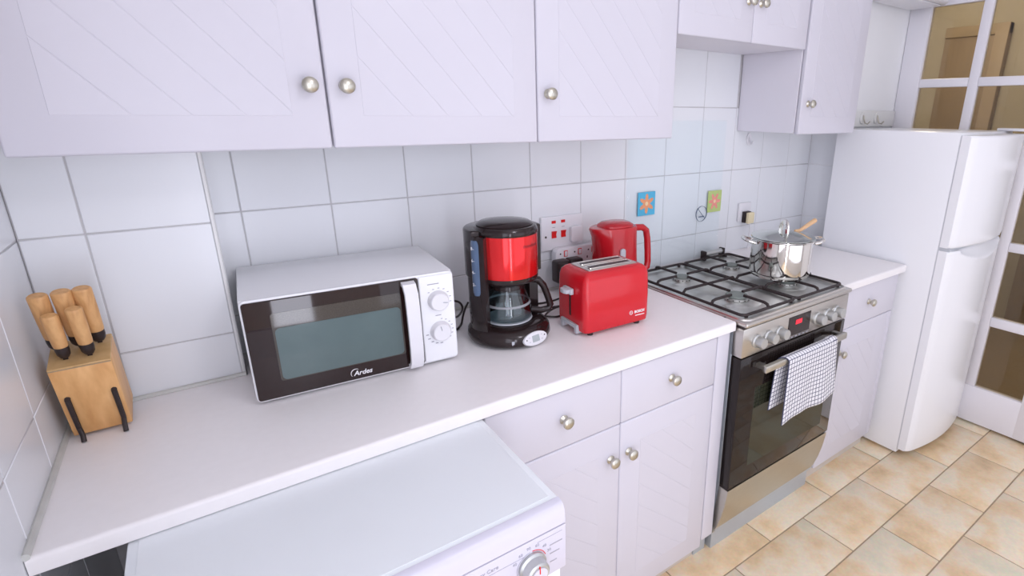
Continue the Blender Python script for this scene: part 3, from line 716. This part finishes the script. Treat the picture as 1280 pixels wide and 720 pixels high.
# ---------------------------------------------------------------- washing machine
WX0, WX1, WY0, WZ = -0.260, 0.340, -0.918, 0.868
t = thing('washing_machine', 'white front-loading washing machine pushed under the worktop', 'washing machine', ((WX0 + WX1) / 2, -0.62, 0))
MB().box(WX0 + 0.002, WX1 - 0.002, WY0 + 0.012, -0.33, 0.012, 0.846, 0.004, 2).build('body', 'appliance', t)
tp = MB().box(WX0, WX1, WY0 + 0.022, -0.33, 0.8462, WZ, 0.003, 2).build('top_panel', 'wm_top', t)
MB().prism([(WX0 + 0.014, WY0 + 0.03), (WX1 - 0.014, WY0 + 0.03), (WX1 - 0.014, -0.34), (WX0 + 0.014, -0.34)], 'z', WZ, WZ + 0.0012, 0.0008, 1).build('top_sheet', 'wm_top', tp)
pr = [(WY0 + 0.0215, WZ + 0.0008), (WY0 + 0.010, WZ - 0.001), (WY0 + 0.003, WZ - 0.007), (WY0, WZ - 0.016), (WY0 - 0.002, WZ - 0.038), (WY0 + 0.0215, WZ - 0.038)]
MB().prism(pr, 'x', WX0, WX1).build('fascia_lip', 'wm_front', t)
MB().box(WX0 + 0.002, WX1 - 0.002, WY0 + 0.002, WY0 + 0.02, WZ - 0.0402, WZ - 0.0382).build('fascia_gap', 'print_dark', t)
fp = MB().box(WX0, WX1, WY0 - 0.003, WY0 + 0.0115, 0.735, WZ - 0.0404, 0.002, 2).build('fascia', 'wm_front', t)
KX, KZ, KY = 0.270, 0.778, WY0 - 0.003
kn = MB().lathe([(0, 0), (0.026, 0), (0.026, 0.006), (0.0225, 0.009), (0.021, 0.024), (0.018, 0.027), (0, 0.027)], 36, stand(KX, KY, KZ)).build('programme_dial', 'knob_steel', fp)
MB().cyl((KX, KY - 0.0272, KZ), (0, -0.0012, 0), 0.0145, 28).build('dial_cap', 'wm_front', kn)
MB().box(KX - 0.001, KX + 0.001, KY - 0.0288, KY - 0.0262, KZ + 0.004, KZ + 0.0185).build('dial_pointer', 'red_switch', kn)
MB().tube([(KX + 0.0285 * math.cos(a), KY - 0.0004, KZ + 0.0285 * math.sin(a)) for a in [0.3 + 1.2 * i / 14 for i in range(15)]], 0.0007, 5).build('dial_arc', 'red_switch', fp)
MB().tube([(KX + 0.0285 * math.cos(a), KY - 0.0004, KZ + 0.0285 * math.sin(a)) for a in [1.65 + 1.9 * i / 14 for i in range(15)]], 0.0005, 5).build('dial_arc', 'print_grey', fp)
pm = MB()
for i, s_ in enumerate(('40', '60', '90', '60', '40', '30')):
    a = 2.6 - i * 0.45; pm.mesh(text_mesh(s_, 0.008), stand(KX + 0.037 * math.cos(a), KY - 0.0003, KZ + 0.037 * math.sin(a)))
pm.mesh(text_mesh('Easy Care', 0.0105), stand(KX - 0.082, KY - 0.0003, KZ + 0.033))
for i in range(3): pm.box(KX + 0.036, KX + 0.062 - 0.006 * i, KY - 0.0005, KY + 0.0005, KZ + 0.020 - 0.018 * i, KZ + 0.022 - 0.018 * i)
pm.box(KX - 0.10, KX - 0.012, KY - 0.0004, KY + 0.0005, KZ + 0.0245, KZ + 0.0252); pm.box(KX + 0.012, KX + 0.062, KY - 0.0004, KY + 0.0005, KZ + 0.040, KZ + 0.0407)
pm.build('fascia_print', 'print_grey', fp)
# lower front: round door
dm = MB(); dm.lathe([(0.0, 0), (0.14, 0), (0.155, 0.004), (0.20, 0.012), (0.215, 0.008), (0.218, 0)], 48, stand(0.04, WY0 + 0.0118, 0.43)); dd_ = dm.build('door', 'plastic_white', t)
MB().lathe([(0, 0.006), (0.08, 0.004), (0.14, 0.0005)], 48, stand(0.04, WY0 + 0.0110, 0.43)).build('door_glass', 'black_glass', dd_)
for fx in (WX0 + 0.05, WX1 - 0.05):
    for fy in (-0.86, -0.38): MB().cyl((fx, fy, 0.0), (0, 0, 0.013), 0.02, 14).build('foot', 'black_plastic', t)

# ---------------------------------------------------------------- microwave
t = thing('microwave', 'white microwave oven with black glass door on the worktop', 'microwave', (0.180, -0.178, H), -0.062)
def L(m, name, ma, par): return m.build(name, ma, par, world=False)
W2, YF2, YB2, Z0, Z1 = 0.2235, -0.150, 0.150, 0.009, 0.240
L(MB().box(-W2, W2, YF2 + 0.012, YB2, Z0, Z1, 0.004, 2), 'case', 'appliance', t)
bz = MB().prism(rrect(-W2, W2, Z0 - 0.002, Z1, 0.012, 5), 'y', YF2 + 0.0118, YF2 + 0.001, 0.003, 2, only_caps=True)
L(bz, 'front_bezel', 'appliance', t)
PXL = 0.137                                  # seam between door and control panel
md = L(MB().prism(rrect(-W2 + 0.004, PXL, Z0 + 0.003, Z1 - 0.005, 0.006, 4), 'y', YF2 + 0.006, YF2 - 0.004, 0.0015, 1, only_caps=True), 'door', 'black_glass', t)
L(MB().prism(rrect(-0.172, 0.094, 0.050, 0.206, 0.006, 4), 'y', YF2 - 0.003, YF2 - 0.0045), 'window_mesh', 'mw_mesh', md)
L(MB().prism(rrect(-0.168, 0.090, 0.052, 0.172, 0.010, 4), 'y', YF2 - 0.004, YF2 - 0.0052), 'window', 'mw_window', md)
hpts = [(0.112, YF2 - 0.004, 0.226), (0.112, YF2 - 0.018, 0.224), (0.113, YF2 - 0.028, 0.205), (0.113, YF2 - 0.031, 0.17), (0.113, YF2 - 0.032, 0.12), (0.113, YF2 - 0.031, 0.07), (0.113, YF2 - 0.027, 0.035), (0.112, YF2 - 0.018, 0.018), (0.112, YF2 - 0.004, 0.015)]
hm = MB()
rings = []
for i, (x_, y_, z_) in enumerate(hpts):
    tz = 0.005; a_ = hpts[max(i - 1, 0)]; b_ = hpts[min(i + 1, len(hpts) - 1)]
    d_ = Vector((0, b_[1] - a_[1], b_[2] - a_[2])).normalized(); n_ = Vector((0, d_.z, -d_.y))
    c_ = Vector((x_, y_, z_))
    rings.append([c_ + Vector((sx * 0.015, 0, 0)) + n_ * sn for sx, sn in ((-1, -tz), (-0.8, -tz * 1.2), (0.8, -tz * 1.2), (1, -tz), (1, tz), (-1, tz))])
hm.loft(rings); L(hm, 'handle', 'plastic_white', md)
tm = MB().mesh(text_mesh('Ardes', 0.0165, shear=0.25, bold=0.0003), stand(-0.008, YF2 - 0.0043, 0.0275))
tm.tube([(-0.0235 + 0.0105 * math.cos(a), YF2 - 0.0045, 0.0285 + 0.0105 * math.sin(a)) for a in [0.9 + 2.9 * i / 14 for i in range(15)]], [0.0003 + 0.0007 * math.sin(PI * i / 14) for i in range(15)], 6)
L(tm, 'door_lettering', 'print_white', md)
cpn = L(MB().prism(rrect(PXL + 0.0015, W2 - 0.003, Z0 + 0.003, Z1 - 0.005, 0.004, 3), 'y', YF2 + 0.006, YF2 - 0.003, 0.0012, 1, only_caps=True), 'control_panel', 'appliance', t)
for dz, pa in ((0.170, -0.15), (0.090, 1.75)):
    dx = 0.181
    dl = L(MB().lathe([(0, 0), (0.0255, 0), (0.0255, 0.004), (0.0232, 0.007), (0.0222, 0.017), (0.0200, 0.019), (0, 0.019)], 32, stand(dx, YF2 - 0.003, dz)), 'dial', 'plastic_white', cpn)
    L(MB().tube([(dx + rr * math.cos(pa), YF2 - 0.0222, dz + rr * math.sin(pa)) for rr in (0.007, 0.018)], 0.0030, 8, rz=0.0008), 'dial_pointer', 'plastic_grey', dl)
    tk = MB()
    for k in range(7):
        a = 2.3 - k * 0.42 if dz > 0.1 else 1.4 - k * 0.35
        tk.box(-0.0022, 0.0022, -0.0006, 0.0006, -0.0008, 0.0008, M=Matrix.Translation((dx + 0.0315 * math.cos(a), YF2 - 0.003, dz + 0.0315 * math.sin(a))))
    if dz < 0.1:
        for k in range(5):
            a = 3.3 + k * 0.36; tk.box(-0.0032, 0.0032, -0.0006, 0.0006, -0.0012, 0.0012, M=Matrix.Translation((dx + 0.033 * math.cos(a), YF2 - 0.003, dz + 0.033 * math.sin(a))))
        tk.box(0.172, 0.186, YF2 - 0.0036, YF2 - 0.002, 0.1305, 0.1325)
    else: tk.box(0.158, 0.186, YF2 - 0.0036, YF2 - 0.002, 0.2125, 0.2145)
    L(tk, 'panel_print', 'print_grey', cpn)
for fx in (-0.19, 0.19):
    for fy in (-0.12, 0.12): L(MB().cyl((fx, fy, 0.0), (0, 0, 0.010), 0.012, 12), 'foot', 'black_plastic', t)

# ---------------------------------------------------------------- coffee maker
t = thing('coffee_maker', 'black and red drip coffee maker with glass carafe on the worktop', 'coffee maker', (0.572, -0.272, H), 0.17)
L(MB().lathe([(0, 0.003), (0.100, 0.003), (0.111, 0.008), (0.116, 0.017), (0.114, 0.032), (0.105, 0.044), (0.088, 0.052), (0.07, 0.0535), (0, 0.0535)], 56, Matrix.Translation((0.002, -0.006, 0)), sy=1.02), 'base', 'black_gloss', t)
for a in (0.6, 2.5, 4.0, 5.4): L(MB().cyl((0.082 * math.cos(a), 0.082 * math.sin(a), 0), (0, 0, 0.004), 0.011, 10), 'foot', 'black_plastic', t)
L(MB().lathe([(0, 0.0536), (0.064, 0.0536), (0.067, 0.056), (0.066, 0.0585), (0, 0.0585)], 48, Matrix.Translation((0, -0.008, 0))), 'hot_plate', 'plastic_grey', t)
# rear column
col = arc(0, 0.0, 0.102, math.radians(-12), math.radians(192), 36) + arc(0, -0.002, 0.078, math.radians(186), math.radians(-6), 30)
L(MB().prism(col, 'z', 0.045, 0.192, 0.003, 2, only_caps=True), 'column', 'black_gloss', t)
# filter head: dark rear hood, red drum, black bands and lid
hood = arc(0, 0.006, 0.104, math.radians(-4), math.radians(184), 40) + [(-0.084, -0.01), (-0.05, 0.0), (0.05, 0.0), (0.084, -0.01)]
L(MB().prism(hood, 'z', 0.186, 0.318, 0.006, 3, only_caps=True), 'tank_hood', 'black_gloss', t)
L(MB().lathe([(0, 0.168), (0.070, 0.168), (0.0815, 0.176), (0.0835, 0.182), (0.0835, 0.1895), (0, 0.1895)], 56, Matrix.Translation((0, -0.012, 0))), 'filter_ring', 'black_gloss', t)
L(MB().lathe([(0, 0.190), (0.0835, 0.190), (0.0840, 0.192), (0.0840, 0.302), (0.0835, 0.304), (0, 0.304)], 64, Matrix.Translation((0, -0.012, 0))), 'drum', 'red_metal', t)
L(MB().lathe([(0, 0.3042), (0.0845, 0.3042), (0.086, 0.308), (0.085, 0.318), (0.080, 0.3245), (0.075, 0.3255), (0, 0.3255)], 56, Matrix.Translation((0, -0.012, 0))), 'head_band', 'black_gloss', t)
L(MB().lathe([(0, 0.3256), (0.076, 0.3256), (0.0765, 0.3275), (0.068, 0.3325), (0.04, 0.3365), (0, 0.338)], 56, Matrix.Translation((0, -0.006, 0))), 'lid', 'black_gloss', t)
# level gauge on the left flank of the tank hood
gm = MB(); gz = [0.146, 0.149, 0.156, 0.284, 0.292, 0.296]; gw = [0.09, 0.115, 0.135, 0.145, 0.12, 0.09]; rings = []
ga = math.radians(187)
def gpt(a, rr, z): return Vector((rr * math.cos(a), 0.002 + rr * math.sin(a), z))
gm.loft([[gpt(ga - w_, 0.1045, z), gpt(ga - w_ * 0.5, 0.1075, z), gpt(ga, 0.1085, z), gpt(ga + w_ * 0.5, 0.1075, z), gpt(ga + w_, 0.1045, z), gpt(ga + w_, 0.095, z), gpt(ga - w_, 0.095, z)] for z, w_ in zip(gz, gw)])
g_ = L(gm, 'level_gauge', 'gauge', t)
for s_, z in (('8', 0.274), ('6', 0.242), ('4', 0.210), ('2', 0.176)):
    Mx = Matrix.Translation(gpt(ga - 0.02, 0.1086, z)) @ Matrix.Rotation(ga + PI / 2, 4, 'Z') @ XZ
    L(MB().mesh(text_mesh(s_ + '\u2013', 0.012, 0.0004), Mx), 'gauge_mark', 'print_white', g_)
# flank that carries the gauge down to the base
L(MB().prism(arc(0, 0.002, 0.1035, math.radians(168), math.radians(204), 10) + arc(0, 0.002, 0.088, math.radians(204), math.radians(168), 10), 'z', 0.040, 0.305, 0.003, 2, only_caps=True), 'flank', 'black_gloss', t)
L(MB().prism(arc(0, 0.002, 0.1035, math.radians(-28), math.radians(8), 10) + arc(0, 0.002, 0.088, math.radians(8), math.radians(-28), 10), 'z', 0.186, 0.318, 0.003, 2, only_caps=True), 'flank', 'black_gloss', t)
# script lettering bent round the drum
me = text_mesh('moulinex', 0.015, 0.0002, shear=0.3)
b_ = MB(); b_.mesh(me, XZ)
for v in b_.bm.verts:
    a = math.radians(-78) + v.co.x / 0.0842; rr = 0.0842 - v.co.y
    v.co = Vector((rr * math.cos(a), -0.012 + rr * math.sin(a), 0.278 + v.co.z))
L(b_, 'drum_lettering', 'print_dark', t)
# display on the front of the base
dpn = MB(); Md = Matrix.Translation((0.002, -0.1175, 0.0235)) @ Matrix.Rotation(math.radians(-16), 4, 'X')
dpn.prism([(0.040 * math.cos(a), 0.0185 * math.sin(a)) for a in [2 * PI * i / 40 for i in range(40)]], 'y', 0.006, -0.0065, 0.0015, 2, only_caps=True, M=Md)
dp = L(dpn, 'display_panel', 'plastic_white', t)
L(MB().box(-0.012, 0.012, -0.0073, -0.006, -0.009, 0.009, M=Md), 'lcd', 'lcd', dp)
bt = MB()
for sx in (-1, 1): bt.cyl(Md @ Vector((sx * 0.031, -0.006, 0.002)), Md.to_3x3() @ Vector((0, -0.0014, 0)), 0.0018, 10)
L(bt, 'button', 'black_plastic', dp)
pm = MB()
for sx in (-1, 1):
    for k in (-1, 1): pm.box(sx * 0.021 - 0.0025, sx * 0.021 + 0.0025, -0.0069, -0.006, k * 0.006 - 0.0006, k * 0.006 + 0.0006, M=Md)
L(pm, 'panel_print', 'print_grey', dp)
sw = MB(); Ms = Matrix.Rotation(math.radians(-30), 4, 'Z') @ Matrix.Translation((0, -0.1185, 0.022))
sw.box(-0.004, 0.004, -0.003, 0.004, -0.006, 0.006, 0.001, 1, M=Ms); L(sw, 'switch', 'plastic_grey', t)
# carafe (lifts off the hot plate)
c = thing('carafe', 'empty glass carafe with black handle standing inside the coffee maker', 'carafe', (0.572, -0.272, H), 0.17)
Tc = Matrix.Translation((0.0, -0.008, 0.0590))
L(MB().lathe([(0, 0), (0.060, 0), (0.0655, 0.004), (0.067, 0.012), (0.064, 0.035), (0.055, 0.066), (0.046, 0.088), (0.043, 0.094), (0.0415, 0.094), (0.0445, 0.087), (0.0535, 0.065), (0.0625, 0.034), (0.0655, 0.012), (0.060, 0.0025), (0, 0.0025)], 56, Tc), 'jug', 'carafe_glass', c)
L(MB().lathe([(0.0425, 0.0885), (0.0475, 0.0885), (0.0475, 0.099), (0.044, 0.104), (0, 0.1055)], 48, Tc), 'lid', 'black_gloss', c)
L(MB().lathe([(0.0615, 0.0415), (0.0632, 0.0420), (0.0615, 0.0480), (0.0600, 0.0480)], 56, Tc), 'band', 'band_grey', c)
ha = math.radians(-22)
def hp(rr, z, s_=0): return Vector((rr * math.cos(ha) - s_ * math.sin(ha), -0.008 + rr * math.sin(ha) + s_ * math.cos(ha), 0.059 + z))
L(MB().tube([hp(0.044, 0.098), hp(0.068, 0.103), hp(0.090, 0.098), hp(0.106, 0.078), hp(0.118, 0.045), hp(0.126, 0.018), hp(0.120, 0.006), hp(0.095, 0.004), hp(0.066, 0.012)], [0.011, 0.012, 0.012, 0.012, 0.0115, 0.011, 0.010, 0.009, 0.008], 12, rz=0.010), 'handle', 'black_gloss', c)

# ---------------------------------------------------------------- toaster
t = thing('toaster', 'red two-slot toaster with grey lever on the worktop', 'toaster', (0.852, -0.360, H), -0.045)
w2, d2, z0, z1 = 0.118, 0.078, 0.010, 0.188
def trect(k, z, dx=0.0): return [Vector((x_ * 1.0, y_, z)) for x_, y_ in rrect(-w2 + k + dx, w2 - k - dx, -d2 + k, d2 - k, 0.020 - min(k, 0.010), 6)]
bm_ = MB(); bm_.loft([trect(0.010, z0), trect(0.003, z0 + 0.004), trect(0.0005, z0 + 0.02), trect(0.0, z0 + 0.09), trect(0.0025, z1 - 0.028), trect(0.008, z1 - 0.012), trect(0.016, z1 - 0.004), trect(0.024, z1)])
L(bm_, 'housing', 'red_plastic', t)
plm = MB().prism(rrect(-0.086, 0.086, -0.048, 0.048, 0.006, 3), 'z', z1 - 0.001, z1 + 0.0025, 0.001, 1, only_caps=True); plate = L(plm, 'top_plate', 'steel', t)
for sy in (-0.022, 0.022):
    L(MB().box(-0.072, 0.074, sy - 0.0125, sy + 0.0125, z1 + 0.0026, z1 + 0.0032), 'slot', 'black_plastic', plate)
    L(MB().tube([(a, b, z1 + 0.0032) for a, b in rrect(-0.073, 0.075, sy - 0.0135, sy + 0.0135, 0.003, 2)], 0.0014, 6, closed=True), 'slot_rim', 'chrome', plate)
L(MB().box(-w2 - 0.001, -w2 + 0.004, -0.0035, 0.0035, 0.050, 0.130), 'lever_slot', 'black_plastic', t)
lv = MB(); lv.prism([(-w2 - 0.002, 0.018), (-w2 - 0.022, 0.018), (-w2 - 0.028, 0.008), (-w2 - 0.028, -0.008), (-w2 - 0.022, -0.018), (-w2 - 0.002, -0.018)], 'z', 0.122, 0.134, 0.002, 2)
lv.prism([(-w2 - 0.001, 0.022), (-w2 - 0.012, 0.022), (-w2 - 0.012, -0.022), (-w2 - 0.001, -0.022)], 'z', 0.118, 0.136, 0.002, 2)
L(lv, 'lever', 'plastic_grey', t)
tr = MB(); tr.box(-w2 - 0.006, -w2 + 0.01, -0.044, -0.030, 0.006, 0.032, 0.001, 1); tr.box(-w2 - 0.006, -w2 + 0.01, 0.030, 0.044, 0.006, 0.032, 0.001, 1); tr.box(-w2 - 0.006, -w2 + 0.01, -0.030, 0.030, 0.020, 0.032, 0.001, 1)
L(tr, 'crumb_tray', 'plastic_grey', t)
for fx in (-0.085, 0.085):
    for fy in (-0.055, 0.055): L(MB().cyl((fx, fy, 0), (0, 0, 0.011), 0.009, 10), 'foot', 'black_plastic', t)
lt_ = MB(); lt_.mesh(text_mesh('BOSCH', 0.0115, bold=0.0004), stand(0.077, -d2 - 0.0003, 0.047)); lt_.tube([(0.046 + 0.0055 * math.cos(a), -d2 - 0.0002, 0.047 + 0.0055 * math.sin(a)) for a in [2 * PI * i / 20 for i in range(20)]], 0.0009, 5, closed=True)
lt_.box(0.0435, 0.0485, -d2 - 0.0006, -d2 + 0.001, 0.0463, 0.0477); lt_.box(0.062, 0.096, -d2 - 0.0006, -d2 + 0.001, 0.0345, 0.0368)
L(lt_, 'front_lettering', 'print_white', t)

# ---------------------------------------------------------------- kettle
t = thing('kettle', 'red plastic jug kettle standing behind the toaster', 'kettle', (1.045, -0.170, H), -0.05)
L(MB().lathe([(0, 0), (0.078, 0), (0.080, 0.004), (0.078, 0.018), (0.070, 0.022), (0, 0.022)], 40), 'base', 'black_plastic', t)
def ksec(a_, b_, z, sp=0.0, cr=0.0):
    pts = []
    for i in range(40):
        th = 2 * PI * i / 40; c_, s_ = math.cos(th), math.sin(th)
        e = 0.72
        x_ = a_ * math.copysign(abs(c_) ** e, c_); y_ = b_ * math.copysign(abs(s_) ** e, s_)
        x_ -= sp * max(0, -c_) ** 6
        pts.append(Vector((x_, y_, z)))
    return pts
km = MB(); km.loft([ksec(0.079, 0.066, 0.0225), ksec(0.0805, 0.067, 0.03), ksec(0.077, 0.064, 0.10), ksec(0.074, 0.061, 0.17, 0.004), ksec(0.073, 0.060, 0.215, 0.014), ksec(0.073, 0.060, 0.240, 0.026), ksec(0.071, 0.058, 0.246, 0.026), ksec(0.062, 0.050, 0.247, 0.016)])
L(km, 'jug', 'red_kettle', t)
L(MB().loft([ksec(0.062, 0.050, 0.2465), ksec(0.060, 0.049, 0.252), ksec(0.048, 0.038, 0.260), ksec(0.02, 0.018, 0.263)]), 'lid', 'red_kettle', t)
hk = MB(); hk.tube([(0.066, 0, 0.224), (0.09, 0, 0.230), (0.118, 0, 0.228), (0.136, 0, 0.215), (0.143, 0, 0.185), (0.147, 0, 0.14), (0.149, 0, 0.10), (0.146, 0, 0.078), (0.136, 0, 0.072)], [0.012, 0.012, 0.013, 0.013, 0.012, 0.012, 0.012, 0.012, 0.010], 12, rz=0.012)
L(hk, 'handle', 'red_kettle', t)
L(MB().prism([(0.011 * math.cos(a) - 0.012, 0.135 + math.copysign(0.035, math.sin(a)) * (1 if abs(math.sin(a)) > 1e-6 else 0) + 0.010 * math.sin(a)) for a in [2 * PI * (i + 0.5) / 24 for i in range(24)]], 'y', -0.060, -0.0665, 0.001, 1), 'water_window', 'plastic_grey', t)

# ---------------------------------------------------------------- knife block and knives
KBX0, KBX1 = -0.351, -0.263
th = math.radians(15)
MK = Matrix.Translation((0, -0.244, 0.9065)) @ Matrix.Rotation(th, 4, 'X')       # x across, y into the block, z up the front
t = thing('knife_block', 'slanted wooden knife block on black wire legs in the worktop corner', 'knife block', (-0.307, -0.21, H))
MB().box(KBX0, KBX1, 0, 0.088, 0.0, 0.1585, 0.002, 2, M=MK).build('block', 'block_wood', t)
MB().box(KBX0 + 0.0003, KBX1 - 0.0003, 0.0003, 0.0877, 0.1586, 0.163, 0.001, 1, M=MK).build('top_board', 'block_top', t)
MB().box(KBX0 + 0.001, KBX1 - 0.001, -0.0006, 0.001, 0.1580, 0.1592, M=MK).build('seam', 'hall_trim', t)
for x_ in (KBX0 + 0.012, KBX1 - 0.010):
    lg = MB(); a = MK @ Vector((x_, -0.004, 0.092)); b = MK @ Vector((x_, -0.004, 0.022)); e = Vector((x_ + (0.004 if x_ < -0.3 else 0.0), -0.268, H + 0.0015))
    lg.tube([MK @ Vector((x_, 0.004, 0.094)), a, b, e + Vector((0, 0.004, 0.012)), e], [0.0045, 0.0045, 0.0042, 0.0042, 0.0042], 8); lg.build('leg', 'iron', t)
    lg = MB(); a = MK @ Vector((x_, 0.080, 0.01)); lg.tube([a, Vector((a.x, a.y + 0.01, H + 0.002))], 0.004, 8); lg.build('leg', 'iron', t)
def knife(x_, d_, length, rad, label):
    M_ = MK @ Matrix.Translation((x_, d_, 0.163))
    k = thing('kitchen_knife', label, 'knife', tuple(M_.to_translation()), group='knives in the block')
    MB().lathe([(0, 0.030), (rad * 0.86, 0.030), (rad * 0.92, 0.034), (rad * 1.0, length * 0.6), (rad * 1.04, length - 0.004), (rad * 0.98, length - 0.0015), (rad * 0.86, length), (0, length)], 24, M_, sy=0.86).build('handle', 'handle_wood', k)
    MB().lathe([(0, 0.006), (rad * 0.55, 0.006), (rad * 0.80, 0.012), (rad * 0.88, 0.022), (rad * 0.87, 0.0299), (0, 0.0299)], 20, M_, sy=0.86).build('bolster', 'black_plastic', k)
    MB().box(-0.0035, 0.0035, -0.0012, 0.0012, 0.0002, 0.0075, M=M_).build('blade', 'black_plastic', k)
knife(-0.338, 0.060, 0.122, 0.0138, 'wooden-handled knife at the left of the back row in the block')
knife(-0.307, 0.060, 0.124, 0.0142, 'wooden-handled knife in the middle of the back row in the block')
knife(-0.2795, 0.062, 0.124, 0.0138, 'wooden-handled knife at the right of the back row in the block')
knife(-0.326, 0.026, 0.098, 0.0118, 'shorter wooden-handled knife at the left of the front row in the block')
knife(-0.2925, 0.024, 0.106, 0.0120, 'shorter wooden-handled knife at the right of the front row in the block')

# ---------------------------------------------------------------- cooker switch, power strip, plugs, cables
t = thing('cooker_switch', 'white wall plate with two red rocker switches behind the coffee maker', 'switch', (0.935, 0, 1.049))
pl_ = MB().box(0.848, 1.022, -0.012, -0.0005, 1.047, 1.168, 0.004, 3).build('plate', 'plastic_white', t)
for x_ in (0.898, 0.937):
    rk = MB().prism([(-0.012, 1.092), (-0.0165, 1.092), (-0.014, 1.104), (-0.0195, 1.116), (-0.012, 1.116)], 'x', x_ - 0.009, x_ + 0.009); rk.build('rocker', 'red_switch', t)
    MB().box(x_ - 0.0085, x_ + 0.0085, -0.0135, -0.0115, 1.143, 1.153, 0.0006, 1).build('neon', 'red_switch', t)
    MB().box(x_ - 0.006, x_ + 0.006, -0.0125, -0.0115, 1.128, 1.130).build('print', 'print_grey', t)
MB().cyl((0.865, -0.0118, 1.098), (0, -0.001, 0), 0.004, 12).build('screw', 'black_plastic', t)
t = thing('plug', 'white plug in the right half of the red rocker switch plate', 'plug', (0.99, -0.013, 1.07))
MB().prism(rrect(0.962, 1.012, 1.070, 1.128, 0.008, 3), 'y', -0.0125, -0.030, 0.004, 2, only_caps=True).build('body', 'plastic_white', t)
t = thing('power_strip', 'white extension socket strip fixed below the cooker switch plate', 'power strip', (1.01, -0.014, 0.975))
sb = MB().prism(rrect(0.885, 1.140, 0.972, 1.058, 0.018, 4), 'y', -0.0126, -0.046, 0.005, 2, only_caps=True).build('case', 'plastic_white', t)
for x_ in (0.925, 0.985, 1.045):
    s_ = MB().box(x_ - 0.008, x_ + 0.008, -0.0475, -0.0455, 1.028, 1.050, 0.0008, 1).build('switch_surround', 'red_switch', t)
    MB().box(x_ - 0.0055, x_ + 0.0055, -0.0495, -0.047, 1.0305, 1.0475, 0.001, 1).build('switch', 'plastic_white', s_)
    MB().cyl((x_ - 0.022, -0.0455, 1.040), (0, -0.0012, 0), 0.003, 10).build('indicator', 'black_plastic', t)
MB().box(1.016, 1.020, -0.047, -0.0455, 1.010, 1.018).box(1.030, 1.038, -0.047, -0.0455, 0.994, 0.997).build('socket_hole', 'black_plastic', t)
def plug(label, x0, x1, z0, z1):
    t = thing('plug', label, 'plug', ((x0 + x1) / 2, -0.0475, z0))
    MB().prism(rrect(x0, x1, z0, z1, 0.008, 3), 'y', -0.0475, -0.088, 0.006, 3, only_caps=True).build('body', 'black_plastic', t)
    return t
p1 = plug('left black plug in the white power strip', 0.864, 0.917, 0.948, 1.026)
p2 = plug('right black plug in the white power strip', 0.919, 0.973, 0.948, 1.026)
def cable(label, pts, rad=0.0032):
    # smooth the polyline
    P = [Vector(p) for p in pts]; out = []
    for i in range(len(P) - 1):
        a, b, c_, d_ = P[max(i - 1, 0)], P[i], P[i + 1], P[min(i + 2, len(P) - 1)]
        for k in range(8):
            s = k / 8; out.append(0.5 * ((2 * b) + (c_ - a) * s + (2 * a - 5 * b + 4 * c_ - d_) * s * s + (3 * b - a - 3 * c_ + d_) * s ** 3))
    out.append(P[-1])
    return tag(MB().tube(out, rad, 8).build('power_cable', 'black_plastic'), label, 'cable', 'black power cables on the worktop')
zc = H + 0.0036
cable('black cable looping in the air between the microwave and the coffee maker', [(0.414, -0.055, 0.965), (0.432, -0.11, 0.985), (0.463, -0.148, 0.989), (0.484, -0.15, 0.978), (0.490, -0.15, 0.957), (0.476, -0.148, 0.938), (0.455, -0.14, 0.932), (0.432, -0.11, 0.92), (0.425, -0.07, zc)])
cable('black cable lying on the worktop between the microwave and the coffee maker', [(0.53, -0.10, 0.955), (0.512, -0.118, 0.945), (0.497, -0.133, 0.928), (0.485, -0.147, 0.911), (0.467, -0.160, zc), (0.445, -0.168, zc), (0.425, -0.15, zc), (0.43, -0.11, zc)])
cable('black cable running from the left plug down behind the coffee maker', [(0.890, -0.075, 0.947), (0.890, -0.085, 0.930), (0.87, -0.10, zc), (0.80, -0.115, zc), (0.74, -0.10, zc), (0.70, -0.085, zc)])
cable('black cable coiled on the worktop between coffee maker and toaster', [(0.946, -0.075, 0.947), (0.946, -0.09, 0.930), (0.92, -0.13, zc), (0.82, -0.17, zc), (0.74, -0.16, zc + 0.004), (0.71, -0.20, zc + 0.004), (0.76, -0.245, zc), (0.84, -0.22, zc), (0.80, -0.19, zc + 0.007), (0.73, -0.225, zc + 0.007), (0.715, -0.26, zc)])
cable('black kettle cable on the worktop beside the hob', [(1.115, -0.12, zc), (1.15, -0.07, zc), (1.12, -0.04, zc), (1.06, -0.03, zc + 0.01), (1.03, -0.03, 0.95), (1.03, -0.03, 0.971)])
